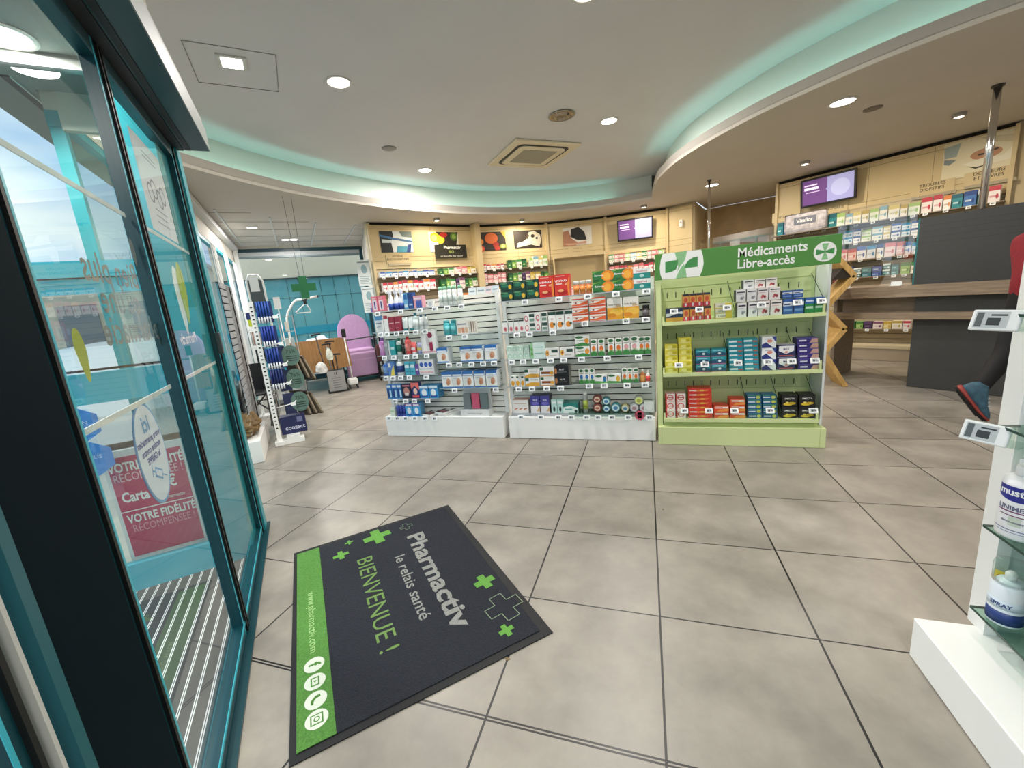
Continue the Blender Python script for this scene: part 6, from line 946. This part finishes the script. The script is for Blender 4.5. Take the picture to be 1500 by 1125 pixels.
# slat display by the window
t = fthing('slat_display', 'grey slat display panel with white plinth by the window', 'shop shelving', -.2, 3.7)
fb('plinth', t, lambda b: b.bbox(-.26, .09, 0, .95, .003, .235, WH, .004))
fb('slat_panel', t, lambda b: slats(b, -1.30, -.42, -.0, .24, 1.88, .075, .014, .018, mt('#a5a8ab', .5), mt('#1d1d1f', .8), TR(0, 0, 0) @ RZ(PI / 2) @ TR(1.72 - .0, 0, 0)))
fb('end_panel', t, lambda b: (b.box(-.03, .0, .82, 1.05, .235, 1.87, mt('#b3b5b8', .35)), b.box(-.035, .01, 1.05, 1.065, .235, 1.87, BLACK)))
fb('wire_shelf', t, lambda b: [b.rod((.02, .05 + .0 * k, .3 + .1 * k), (.02, .85, .3 + .1 * k), .003, ALU, 5) for k in range(4)] + [b.rod((.02 + .12, .1, .35 + .1 * k), (.02 + .12, .8, .35 + .1 * k), .003, ALU, 5) for k in range(3)])
random.seed(3)
bm = bmesh.new(); bmesh.ops.create_icosphere(bm, subdivisions=4, radius=1)
from mathutils import noise as NZ
for v in bm.verts:
    c = v.co.copy(); d = NZ.noise(c * 2.1) * .28 + NZ.noise(c * 5) * .05; d -= abs(NZ.noise(c * 3.3 + Vector((3, 1, 7)))) * .3; v.co = c * (1 + d); v.co.x *= .155; v.co.y *= .30; v.co.z = max(v.co.z * (.13 + .12 * max(0, c.y)), -.085) + .085
me = bpy.data.meshes.new('paper_sack'); bm.to_mesh(me); bm.free(); me.materials.append(mt('#7d6440', .85, noise=.2, scale=12)); o = bpy.data.objects.new('paper_sack', me); COL.objects.link(o); o.location = wf(-.275, 4.08, .2365); o.rotation_euler = (0, 0, FA); tag(o, 'crumpled brown sack lying on the white plinth by the window', 'sack')
# perforated white rack with hanging goods
t = fthing('perforated_rack', 'tall white perforated rack with hooks in the left wing', 'shop shelving', .02, 4.25)
fb('base', t, lambda b: (b.box(-.05, .05, -.07, .07, .003, .05, WH), b.box(.05, .26, -.06, .06, .003, .06, WH), b.box(.08, .22, -.06, .06, .06, .10, WH)))
fb('upright', t, lambda b: (b.box(-.025, .025, -.02, .02, .05, 1.66, WH), [b.box(.0255, .0262, -.006, .006, .2 + .045 * k, .215 + .045 * k, BLACK) for k in range(32)], [b.box(-.01, .01, -.0212, -.0205, .2 + .045 * k, .215 + .045 * k, BLACK) for k in range(32)]))
for z in (1.46, 1.16, .92, .70, .45): fb('hook', t, lambda b: (b.rod((.02, -.03, z), (.22, -.03, z + .02), .005, WH, 6), b.rod((.22, -.03, z + .02), (.25, -.03, z + .05), .005, WH, 6), b.box(.19, .24, -.06, -.045, z - .0, z + .035, WH)))
def rackpack(label, n, s, z, w, h, cols):
    t2 = fthing('blue_tube_pack', label, 'pack', n, s, z, 'blue tube packs on the rack'); fb('back_card', t2, lambda b: b.box(0, w, .012, .016, 0, h, mt(cols[1], .5)))
    k = max(2, int(w / .027)); fb('tubes', t2, lambda b: [(b.cyl(.0105, h * .3, h, mt(cols[0], .4), 8, TR(.014 + i * .027, 0, 0)), b.cyl(.0085, 0, h * .3, mt('#eceef2', .4), 8, TR(.014 + i * .027, 0, 0))) for i in range(k)])
for lb, z, c in (('uppermost pack of blue and white tubes on the rack', 1.42, ('#2c57b0', '#1d2f66')), ('second pack of blue and white tubes on the rack', 1.15, ('#2746a8', '#20306a')), ('third pack of dark blue tubes on the rack', .90, ('#22459c', '#1c2a5c')), ('lowest pack of dark blue tubes on the rack', .66, ('#1d3070', '#1a2348'))): rackpack(lb, .06, 4.21, z, .16, .235, c)
fb0 = lambda name, label, cat, n, s, z, f, group=None: tag((lambda b: (f(b), b.build(name, None, wf(n, s, z), FA))[1])(MB()), label, cat, group)
for i, z in enumerate((1.02, .74, .46)):
    def f(b):
        K = FR((0, -.0042, 0), (1, 0, 0), (0, 0, 1)); b.box(-.1, .02, -.003, .003, -.13, .12, mt('#242c52', .5)); b.disc(.07, 0, .095, .12, mt('#5d7a70', .5), K, 30, .0006); b.box(-.02, .16, -.003, .003, -.12, .12, mt('#5d7a70', .5)) if False else None
        b.prism([(.07 + .095 * math.cos(k * PI / 15), .12 * math.sin(k * PI / 15)) for k in range(30)], 0, .004, mt('#5d7a70', .5), K @ TR(0, 0, -.006))
        b.text('75%', mt('#22302c', .5), K @ TR(.075, .03, .001), .06, 'c', .01)
        for q in range(3): b.box(.02, .13, -.015 - .025 * q, -.005 - .025 * q, .001, .0014, mt('#22302c', .5), K)
    fb0('discount_sign', ('upper', 'middle', 'lower')[i] + ' round green 75% sign hanging on the rack', 'sign', .235, 4.33, z, f, 'round 75% signs')
for i, (z, n) in enumerate(((1.04, .26), (1.01, .31), (.97, .36), (.56, .27), (.53, .32), (.50, .37))):
    fb0('stocking_pack', 'dark stocking pack hanging ' + ('front', 'middle', 'rear')[i % 3] + ' in the ' + ('upper', 'lower')[i // 3] + ' bunch on the rack', 'pack', n, 4.62 + .06 * (i % 3), z, lambda b: (b.box(-.012, .012, -.09, .09, -.36, 0, mt(('#4a4038', '#2a2622', '#6a5f52')[i % 3], .5), RZ(.8) @ RY(-.25 - .09 * (i % 3))), b.box(-.013, .013, -.0905, -.06, -.34, -.05, mt('#8f8574', .5), RZ(.8) @ RY(-.25 - .09 * (i % 3)))), 'dark stocking packs')
fb0('navy_box', 'navy blue carton standing on the foot of the rack', 'box', .185, 4.32, .102, lambda b: (b.box(-.13, .14, -.05, .10, 0, .21, mt('#1f2552', .5)), b.text('contact', mt('#cfd3e6', .5), FR((.02, -.0506, .05), (1, 0, 0), (0, 0, 1)), .07, 'c', .015), b.box(.05, .11, -.0505, -.05, .13, .19, mt('#6f7496', .5))))
# rear post rack and wheelchair
t = fthing('post_rack', 'slim white post rack behind the grey display', 'shop shelving', -.27, 6.1)
fb('post', t, lambda b: (b.box(-.02, .02, -.02, .02, .003, 1.62, WH), b.box(-.05, .15, -.1, .1, .003, .03, WH))); [fb('arm', t, lambda b: b.rod((.0, 0, z), (.17, 0, z + .03), .005, WH, 6)) for z in (1.58, 1.32, 1.06)]
fb0('bright_pack', 'yellow and white small pack on the slim post rack', 'pack', -.15, 6.04, 1.38, lambda b: (b.box(-.05, .05, -.01, .01, 0, .1, mt('#d7df3f', .5)), b.box(-.06, .03, -.012, .012, .1, .2, mt('#2f3a7a', .5)), b.box(-.01, .05, -.0125, .0125, .05, .13, WHITE)))
fb0('red_tube_pack', 'grey and red tube pack on the slim post rack', 'pack', -.15, 6.04, 1.1, lambda b: [b.cyl(.009, 0, .2, mt(('#a9a6a3', '#b07a70')[i % 2], .5), 8, TR(-.05 + .022 * i, 0, 0)) for i in range(6)])
fb0('black_glove_pack', 'black glove pack hanging on the slim post rack', 'pack', -.13, 6.04, .84, lambda b: [b.bbox(-.06 + .03 * i, -.036 + .03 * i, -.015, .015, 0, .2 + .02 * (i % 2), mt('#14161c', .7), .008) for i in range(5)])
t = fthing('wheelchair', 'folded black wheelchair parked by the window', 'wheelchair', -.12, 5.45)
def wheel(b, r, x, y, z, rim, hr=True):
    P = lambda R, X: [(X, y + R * math.cos(k * PI / 16), z + R * math.sin(k * PI / 16)) for k in range(32)]
    b.tube(P(r, x), .017, BLACK, 8, True); b.tube(P(r * .86, x + .035), .009, CHROME, 6, True) if hr else None
    for k in range(12): b.rod((x, y, z), (x, y + r * math.cos(k * PI / 6), z + r * math.sin(k * PI / 6)), .003, ALU, 4)
    b.cyl(.03, -.03, .03, DGREY, 12, TR(x, y, z) @ RY(PI / 2))
for x in (.08, -.28): fb('wheel', t, lambda b: wheel(b, .30, x, 0, .318, 0))
for x in (.06, -.26): fb('caster', t, lambda b: wheel(b, .09, x, -.42, .108, 0, False))
fb('frame', t, lambda b: [b.tube([(x, .2, .95), (x, .12, .88), (x, .1, .5), (x, -.4, .5), (x, -.48, .15), (x, -.6, .12)], .012, DGREY, 8) for x in (.04, -.24)] + [b.tube([(x, .1, .7), (x, -.25, .7), (x, -.3, .5)], .012, CHROME, 8) for x in (.04, -.24)] + [b.rod((.04, -.1, .2), (-.24, -.1, .5), .01, DGREY), b.rod((-.24, -.12, .2), (.04, -.12, .5), .01, DGREY), b.rod((.04, .1, .35), (-.24, .1, .35), .01, DGREY)])
fb('seat', t, lambda b: (b.box(-.22, .02, -.38, .08, .49, .51, mt('#1a1b1e', .8)), b.box(-.22, .02, .09, .11, .5, .88, mt('#1a1b1e', .8))))
# mirror-like equipment stand near the end window
t = fthing('bathroom_aid', 'white framed bathroom aid with grey panel near end window', 'mobility aid', -.07, 7.0)
fb('frame', t, lambda b: b.tube([(-.12, 0, .02), (-.12, 0, 2.1), (-.07, 0, 2.2), (.05, 0, 2.2), (.11, 0, 2.1), (.12, 0, .02)], .018, WHITE, 8)); fb('panel', t, lambda b: b.box(-.1, .1, -.01, .01, 1.6, 2.12, mt('#4a5254', .4))); fb('card', t, lambda b: b.box(-.08, .05, -.02, -.012, 1.93, 2.17, mt('#e9ece9', .5)))
fb('foot', t, lambda b: b.box(-.16, .16, -.2, .2, .003, .03, DGREY))
fb0('white_leaflet', 'white leaflet holder clipped beside the bathroom aid', 'leaflet holder', .19, 6.93, 1.62, lambda b: (b.box(-.05, .05, -.012, .012, 0, .2, mt('#eef0f0', .5)), b.rod((0, .0, 0), (0, 0, -1.617), .008, WHITE, 8), b.box(-.08, .08, -.08, .08, -1.617, -1.6, WHITE)))
t = fthing('wire_basket', 'clear wire basket stand with packets in the left wing', 'basket', .28, 6.2)
fb('frame', t, lambda b: [b.rod((x, y, .003), (x, y, 1.5), .006, ALU, 6) for x in (-.1, .1) for y in (-.1, .1)] + [b.rod((-.1, y, z), (.1, y, z), .004, ALU, 6) for y in (-.1, .1) for z in (.5, 1.0, 1.25, 1.48)] + [b.rod((x, -.1, z), (x, .1, z), .004, ALU, 6) for x in (-.1, .1) for z in (.5, 1.0, 1.25, 1.48)])
fb('basket', t, lambda b: [b.box(-.1, .1, -.1, .1, z, z + .006, CLEAR) for z in (1.0, 1.25)])
for i, (x, z, c) in enumerate(((-.03, 1.007, '#e6e6e0'), (.04, 1.007, '#c9d3d6'), (0, 1.257, '#e9e4da'))): fb0('packet', ('left packet on the lower', 'right packet on the lower', 'single packet on the upper')[i] + ' tray of the wire basket stand', 'packet', .28 + x, 6.2, z, lambda b: b.bbox(-.025, .025, -.03, .03, 0, .14, mt(c, .5), .006))
# medical bed end with trapeze
t = fthing('medical_bed', 'medical bed with wood end board and white trapeze pole', 'bed', .72, 7.55)
BW = wood('#9a6f3f', '#b98a56', (30, 30, 2))
fb('end_board', t, lambda b: b.prism([(-.48, .60), (-.50, .98), (-.46, 1.0), (.40, 1.0), (.50, .95), (.53, .42), (-.24, .37)], -.02, .02, BW, Matrix(((1, 0, 0, 0), (0, 0, -1, 0), (0, 1, 0, 0), (0, 0, 0, 1)))))
fb('bed_frame', t, lambda b: (b.box(-.4, .36, .02, 1.5, .38, .44, mt('#2f9fb5', .4)), [b.rod((x, y, .44), (x, y, .04), .02, CHROME) for x in (-.35, .33) for y in (.05, 1.4)], [b.cyl(.04, -.02, .02, DGREY, 12, TR(x, y, .042) @ RY(PI / 2)) for x in (-.35, .33) for y in (.05, 1.4)]))
fb('mattress', t, lambda b: b.bbox(-.43, .36, .05, 1.5, .45, .7, mt('#c9d9de', .7), .04)); 
fb('trapeze_pole', t, lambda b: (b.tube([(-.46, .05, .4), (-.46, .05, 1.03), (-.45, .05, 1.45), (-.41, .05, 1.56), (-.3, .05, 1.72), (-.24, .05, 1.765), (.0, .05, 1.79), (.13, .05, 1.81)], .021, WHITE, 10), b.cyl(.023, 0, .02, BLACK, 10, TR(.13, .05, 1.811) @ RY(PI / 2))))
o = fb('trapeze_handle', t, lambda b: b.tube([(-.09, .05, 1.68), (-.075, .05, 1.69), (-.02 + .0, .05, 1.54 + .0), (-.03, .05, 1.53), (-.27, .05, 1.53), (-.28, .05, 1.545), (-.11, .05, 1.685)], .009, WHITE, 8, True)); fb('strap', o, lambda b: (b.box(-.12, -.07, .04, .06, 1.68, 1.82, BLACK), b.box(-.14, -.05, .03, .07, 1.74, 1.79, mt('#25282a', .5))))
def blob(name, label, cat, n, s, z, sx, sy, sz, m, seed=0, amp=.35):
    bm = bmesh.new(); bmesh.ops.create_icosphere(bm, subdivisions=3, radius=1)
    for v in bm.verts: c = v.co.copy(); q = 1 + amp * NZ.noise(c * 2.2 + Vector((seed, 0, 0))) - amp * .6 * abs(NZ.noise(c * 4 + Vector((0, seed, 0)))); v.co = Vector((c.x * sx * q, c.y * sy * q, max(c.z * q, -.6) * sz + .6 * sz))
    me = bpy.data.meshes.new(name); bm.to_mesh(me); bm.free(); me.materials.append(m); o = bpy.data.objects.new(name, me); COL.objects.link(o); o.location = wf(n, s, z); o.rotation_euler = (0, 0, FA); return tag(o, label, cat)
blob('plastic_bag', 'translucent plastic bag heaped on the medical bed', 'bag', .74, 7.95, .705, .3, .22, .22, mt('#d3dbe6', .3), 1); blob('blue_cloth', 'bundle with blue print lying on the bed at right', 'bag', .98, 8.35, .705, .12, .15, .15, mt('#8fa8cf', .6, noise=.5, scale=20), 5)
# canes on a floor stand with grey sign
t = fthing('cane_stand', 'low cane stand carrying a grey sign board', 'display stand', .9, 7.17)
fb('sign_board', t, lambda b: (b.box(-.145, .155, -.01, .01, .03, .41, mt('#9a9a98', .6), RX(-.12)), [b.box(-.07 + .01 * (k % 2), .08, -.0112, -.0104, .09 + .045 * k, .10 + .045 * k, mt('#55585a', .6), RX(-.12)) for k in range(5)], b.box(-.02, -.005, -.0112, -.0104, .33, .38, BLACK, RX(-.12)), b.box(.012, .027, -.0112, -.0104, .33, .38, BLACK, RX(-.12))))
fb('base', t, lambda b: (b.box(-.17, .19, -.05, .2, .003, .03, mt('#1d1f20', .6)), b.box(-.12, .14, .05, .17, .40, .42, DGREY), [b.rod((x, .11, .03), (x, .11, .41), .01, DGREY) for x in (-.11, .13)]))
def cane(label, n, h, z0, lean, cc, style, s=7.28):
    t2 = fthing('walking_cane', label, 'walking cane', n, s, z0, 'walking canes'); K = RX(0) @ RY(lean)
    def f(b): b.M = K; b.rod((0, 0, 0), (0, 0, h), .011, mt(cc, .35), 10); [b.cyl(.0115, h * .3 + .03 * k, h * .3 + .012 + .03 * k, BLACK, 8) for k in range(9)] if style else None
    fb('shaft', t2, f)
    def g(b): b.M = K; b.tube([(-.07, 0, h + .005), (-.06, 0, h + .018), (.0, 0, h + .025), (.07, 0, h + .022), (.085, 0, h + .01)], .015, BLACK, 8)
    fb('handle', t2, g); fb('tip', t2, lambda b: (setattr(b, 'M', K), b.cyl(.017, -.0, .04, BLACK, 10)))
cane('tallest dark walking cane with T handle in front of the board', .78, 1.06, .035, -.09, '#3a3c40', 1); cane('middle grey walking cane with black handle', .86, .86, .035, -.03, '#8f9496', 1); cane('shortest walking cane with black handle at right', .95, .65, .035, .02, '#2a2b2d', 0); cane('dark walking cane close behind the middle grey one', .90, .9, .035, .0, '#1d1e20', 0, 7.34)
blob('white_pouch', 'white and green pouch hanging at the cane stand', 'pouch', .68, 7.17, .40, .1, .05, .13, mt('#e6e8e2', .6, noise=.3, scale=14), 9, .2); blob('green_packet', 'white packet with green print tied to a cane', 'packet', .86, 7.2, .62, .06, .03, .14, mt('#dfe4d6', .6, noise=.3, scale=25), 12, .2)
t = fthing('white_trolley', 'small white wheeled base right of the cane stand', 'trolley', 1.2, 7.38); fb('base', t, lambda b: b.bbox(-.09, .09, -.1, .1, .07, .2, WHITE, .03)); [fb('wheel', t, lambda b: b.cyl(.04, -.012, .012, DGREY, 14, TR(x, y, .042) @ RY(PI / 2))) for x in (-.07, .07) for y in (-.08, .08)]
fb('spray_handle', t, lambda b: (b.rod((0, 0, .2), (-.02, .0, 1.0), .012, WHITE), b.bbox(-.06, .02, -.02, .02, 1.0, 1.16, BLACK, .01)))
# lilac armchair
LIL = mt('#c8a3cd', .8, noise=.06, scale=30)
t = fthing('relax_armchair', 'lilac upholstered relax armchair beside the medical bed', 'armchair', 1.49, 8.32)
def pad(b, x0, x1, y0, y1, z0, z1, r, M=None): b.bbox(x0, x1, y0, y1, z0, z1, LIL, r, M, 4)
def back(b):
    P = []; n = 22
    for k in range(n + 1): a = PI * k / n; P.append((-.33 * math.cos(a) * (1 if abs(math.cos(a)) < .999 else 1), .95 + .46 * math.sin(a) ** .8))
    P = [(-.34, .5)] + P + [(.34, .5)]
    K = Matrix(((1, 0, 0, 0), (0, 0, -1, .25), (0, 1, 0, 0), (0, 0, 0, 1))); b.prism([(p[0] * .94, .5 + (p[1] - .5) * .975) for p in P], -.10, .16, LIL, K @ RX(-.08), True); b.prism(P, -.06, .12, LIL, K @ RX(-.08), True)
fb('backrest', t, back); fb('seat', t, lambda b: pad(b, -.33, .33, -.3, .32, .5, .68, .05)); fb('front_cushion', t, lambda b: pad(b, -.32, .32, -.36, -.24, .42, .62, .045)); fb('leg_rest', t, lambda b: pad(b, -.31, .31, -.37, -.28, .12, .5, .04))
for x in (-.365, .365): fb('armrest', t, lambda b: (b.box(x - .03, x + .03, -.35, .3, .84, .88, mt('#8f949a', .3)), b.rod((x, -.28, .84), (x, -.28, .1), .015, DGREY), b.rod((x, .25, .84), (x, .25, .1), .015, DGREY)))
fb('grab_bar', t, lambda b: b.rod((-.37, -.38, .90), (.37, -.38, .93), .014, mt('#4a4d52', .3)))
fb('base', t, lambda b: (b.box(-.4, .4, -.33, .3, .09, .12, BLACK), [b.cyl(.05, -.015, .015, BLACK, 14, TR(x, y, .052) @ RY(PI / 2)) for x in (-.36, .36) for y in (-.28, .25)]))
t = fthing('black_rollator', 'dark rollator frame squeezed between armchair and wall unit', 'rollator', 1.83, 7.74)
fb('frame', t, lambda b: [b.tube([(x, -.1, .95), (x, 0, .93), (x, .05, .6), (x, -.05, .1)], .014, BLACK, 8) for x in (-.05, .05)] + [b.rod((-.05, .02, .55), (.05, .02, .55), .012, BLACK), b.rod((-.05, 0, .3), (.05, 0, .3), .012, BLACK)]); [fb('wheel', t, lambda b: b.cyl(.05, -.012, .012, BLACK, 14, TR(x, -.05, .052) @ RY(PI / 2))) for x in (-.05, .05)]
fb('seat_bag', t, lambda b: b.bbox(-.05, .05, -.1, .1, .4, .75, mt('#5a2f2a', .7), .03))
# hanging green cross
t = fthing('green_cross', 'flat green pharmacy cross hanging from two wires', 'sign', .6, 5.2, 1.84); CG = mt('#0f6b3c', .5)
fb('cross', t, lambda b: b.prism([(.05, .15), (.05, .05), (.15, .05), (.15, -.05), (.05, -.05), (.05, -.15), (-.05, -.15), (-.05, -.05), (-.15, -.05), (-.15, .05), (-.05, .05), (-.05, .15)], -.006, .006, CG, Matrix(((1, 0, 0, 0), (0, 0, -1, 0), (0, 1, 0, 0), (0, 0, 0, 1))))); fb('wire', t, lambda b: (b.rod((-.03, 0, .15), (-.05, 0, 1.158), .0022, DGREY, 5), b.rod((.03, 0, .15), (.05, 0, 1.158), .0022, DGREY, 5)))
for i, s in enumerate((2.9, 4.0, 5.2, 6.4, 7.6, 8.7)):
    fb0('window_blind', 'white vertical blind strip bunch, ' + ORD[i + 1] + ' along the left window from the door', 'blind', -.46, s, .3, lambda b: [b.box(-.01 + .012 * (k % 2), .0 + .012 * (k % 2), -.2 + .055 * k, -.15 + .055 * k, 0, 2.3, mt('#e9ebe9', .7)) for k in range(6)], 'window blinds') if i > 1 else None
# ================================================================== PERSON
def person():
    t = thing('person', 'person in a red top and black trousers walking past the counter', 'person', (3.0, 2.9, 0))
    J = {'pel': (3.0, 2.9, 1.06, .135, .115), 'bel': (3.0, 2.91, 1.22, .135, .11), 'chest': (3.02, 2.92, 1.45, .165, .12), 'neckb': (3.03, 2.92, 1.60, .07, .065), 'neck': (3.045, 2.915, 1.645, .055, .055), 'h1': (3.07, 2.91, 1.71, .078, .085), 'h2': (3.075, 2.91, 1.795, .085, .095), 'h3': (3.065, 2.91, 1.86, .05, .055),
         'hipL': (2.98, 2.99, 1.0, .098, .098), 'kneL': (2.88, 2.90, .60, .082, .082), 'ankL': (2.62, 2.72, .33, .055, .055), 'hipR': (3.03, 2.82, 1.0, .098, .098), 'kneR': (3.2, 2.76, .56, .068, .068), 'ankR': (3.24, 2.72, .11, .043, .043),
         'shL': (2.98, 3.09, 1.53, .062, .062), 'elL': (3.08, 3.16, 1.25, .045, .045), 'wrL': (3.26, 3.08, 1.14, .03, .03), 'shR': (3.06, 2.75, 1.53, .062, .062), 'elR': (2.95, 2.68, 1.27, .045, .045), 'wrR': (3.08, 2.6, 1.07, .03, .03)}
    E = [('pel', 'bel'), ('bel', 'chest'), ('chest', 'neckb'), ('neckb', 'neck'), ('neck', 'h1'), ('h1', 'h2'), ('h2', 'h3'), ('pel', 'hipL'), ('hipL', 'kneL'), ('kneL', 'ankL'), ('pel', 'hipR'), ('hipR', 'kneR'), ('kneR', 'ankR'), ('chest', 'shL'), ('shL', 'elL'), ('elL', 'wrL'), ('chest', 'shR'), ('shR', 'elR'), ('elR', 'wrR')]
    def skin(name, J, E, root, lv=2):
        ks = list(J); me = bpy.data.meshes.new(name); me.from_pydata([J[k][:3] for k in ks], [(ks.index(a), ks.index(c)) for a, c in E], [])
        o = bpy.data.objects.new(name, me); COL.objects.link(o); m = o.modifiers.new('skin', 'SKIN'); m.use_smooth_shade = True
        if not me.skin_vertices: bpy.context.view_layer.objects.active = o
        for i, k in enumerate(ks): sv = me.skin_vertices[0].data[i]; sv.radius = J[k][3:5]; sv.use_root = (k == root)
        o.modifiers.new('sub', 'SUBSURF').levels = lv
        dg = bpy.context.evaluated_depsgraph_get(); dg.update(); nm = bpy.data.meshes.new_from_object(o.evaluated_get(dg)); bpy.data.objects.remove(o); nm.name = name
        return nm
    me = skin('body', J, E, 'pel', 3); SK, RED, BLK = mt('#c9977a', .5), mt('#7d1420', .85, noise=.15, scale=60, bump=.3), mt('#0d0d10', .8)
    for m in (SK, RED, BLK): me.materials.append(m)
    for p in me.polygons:
        c = p.center; p.use_smooth = True
        p.material_index = 2 if c.z < 1.10 and not (c.y > 3.09 or (c.y < 2.68 and c.z > .95)) else (0 if c.z > 1.635 else 1)
    for v in me.vertices: v.co -= Vector((3.0, 2.9, 0))
    o = bpy.data.objects.new('body', me); COL.objects.link(o); o.parent = t
    # hands
    for (w, d) in ((J['wrL'], Vector((.9, -.25, -.35))), (J['wrR'], Vector((.5, -.2, -.85)))):
        p = Vector(w[:3]) - Vector((3.0, 2.9, 0)); d.normalize(); side = d.cross(Vector((0, 0, 1))).normalized(); up = side.cross(d)
        H = {'a': (*(p - d * .02), .026, .026), 'b': (*(p + d * .05), .036, .018), 'c': (*(p + d * .085), .036, .016)}; EE = [('a', 'b'), ('b', 'c')]
        for i, (off, L) in enumerate(((-.028, .06), (-.009, .072), (.01, .068), (.028, .052))):
            q = p + d * .085 + side * off; H['f%d' % i] = (*q, .0095, .0095); H['g%d' % i] = (*(q + d * L * .5 - up * .008), .0088, .0088); H['k%d' % i] = (*(q + d * L - up * .028), .0078, .0078); EE += [('c', 'f%d' % i), ('f%d' % i, 'g%d' % i), ('g%d' % i, 'k%d' % i)]
        q = p + d * .03 - side * .03; H['t0'] = (*q, .012, .012); H['t1'] = (*(q + d * .04 - side * .025), .0105, .0105); H['t2'] = (*(q + d * .07 - side * .025), .009, .009); EE += [('a', 't0'), ('t0', 't1'), ('t1', 't2')]
        hm = skin('hand', H, EE, 'a', 2); hm.materials.append(SK); ho = bpy.data.objects.new('hand', hm); COL.objects.link(ho); ho.parent = t
    hd = Vector((.072, .01, 1.765)); b = MB(); b.lathe([(.004, .028), (.014, .0), (.018, -.012), (.002, -.016)], SK, 10, TR(hd.x + .085, hd.y, hd.z - .01) @ RY(.25)); b.box(.145, .150, -.02, .04, 1.70, 1.707, mt('#8f4a44', .5)); b.build('nose_and_mouth', t)
    b = MB(); [b.lathe([(.001, -.011), (.009, -.006), (.011, 0), (.009, .006), (.001, .011)], mt('#f0eeea', .3), 10, TR(.145, y, 1.78)) for y in (-.025, .045)]; [b.lathe([(.001, -.006), (.005, 0), (.001, .006)], mt('#2a1a12', .3), 8, TR(.154, y, 1.78)) for y in (-.025, .045)]; b.build('eyes', t)
    b = MB(); [b.lathe([(.002, -.03), (.014, -.015), (.018, .01), (.012, .028), (.002, .032)], SK, 10, TR(.06, y, 1.765) @ Matrix.Scale(.45, 4, (0, 1, 0))) for y in (-.09, .11)]; b.build('ears', t)
    b = MB(); b.lathe([(.085, -.075), (.104, -.03), (.108, .0), (.098, .06), (.06, .1), (.002, .112)], mt('#2b1d15', .7), 18, TR(.055, .01, 1.80) @ RY(-.15)); b.build('hair', t)
    # shoes
    def shoe(p, M):
        b = MB(); b.M = TR(*p) @ M
        def loft(S, m):
            n = 14; vs = [(x + 0, w * math.cos(2 * PI * k / n), zc + hgt * math.sin(2 * PI * k / n)) for x, w, zc, hgt in S for k in range(n)]; b.add(vs, [(i * n + k, i * n + (k + 1) % n, (i + 1) * n + (k + 1) % n, (i + 1) * n + k) for i in range(len(S) - 1) for k in range(n)] + [tuple(range(n - 1, -1, -1)), tuple(range((len(S) - 1) * n, len(S) * n))], m, True)
        loft([(-.105, .015, -.015, .03), (-.09, .035, -.005, .055), (-.04, .043, .005, .07), (.02, .044, -.01, .05), (.09, .048, -.03, .032), (.15, .04, -.038, .022), (.178, .015, -.042, .01)], mt('#35586a', .7, noise=.3, scale=30))
        loft([(-.115, .02, -.055, .016), (-.09, .042, -.055, .02), (.0, .044, -.057, .016), (.1, .052, -.058, .016), (.16, .042, -.052, .014), (.188, .012, -.046, .008)], mt('#9a3f38', .6))
        loft([(-.118, .022, -.075, .01), (-.09, .043, -.076, .012), (.1, .053, -.076, .012), (.165, .042, -.068, .011), (.19, .012, -.056, .006)], mt('#141414', .8))
        for x, y in ((.03, .0), (.055, -.008), (.08, -.016)): b.tube([(x, -.035, -.0 + y), (x + .01, -.012, .034 + y * 1.3), (x - .005, .012, .034 + y * 1.3), (x + .005, .035, y)], .003, mt('#c9d3d6', .5), 5)
        for q in range(5): b.box(-.1 + .05 * q, -.08 + .05 * q, -.045, .045, -.09, -.082, BLACK)
        s = b.build('shoe', t)
    shoe((-.375, -.19, .285), RZ(-.35) @ RY(1.0) @ Matrix.Scale(1.15, 4)); shoe((.26, -.19, .092), RZ(-.2))
person()
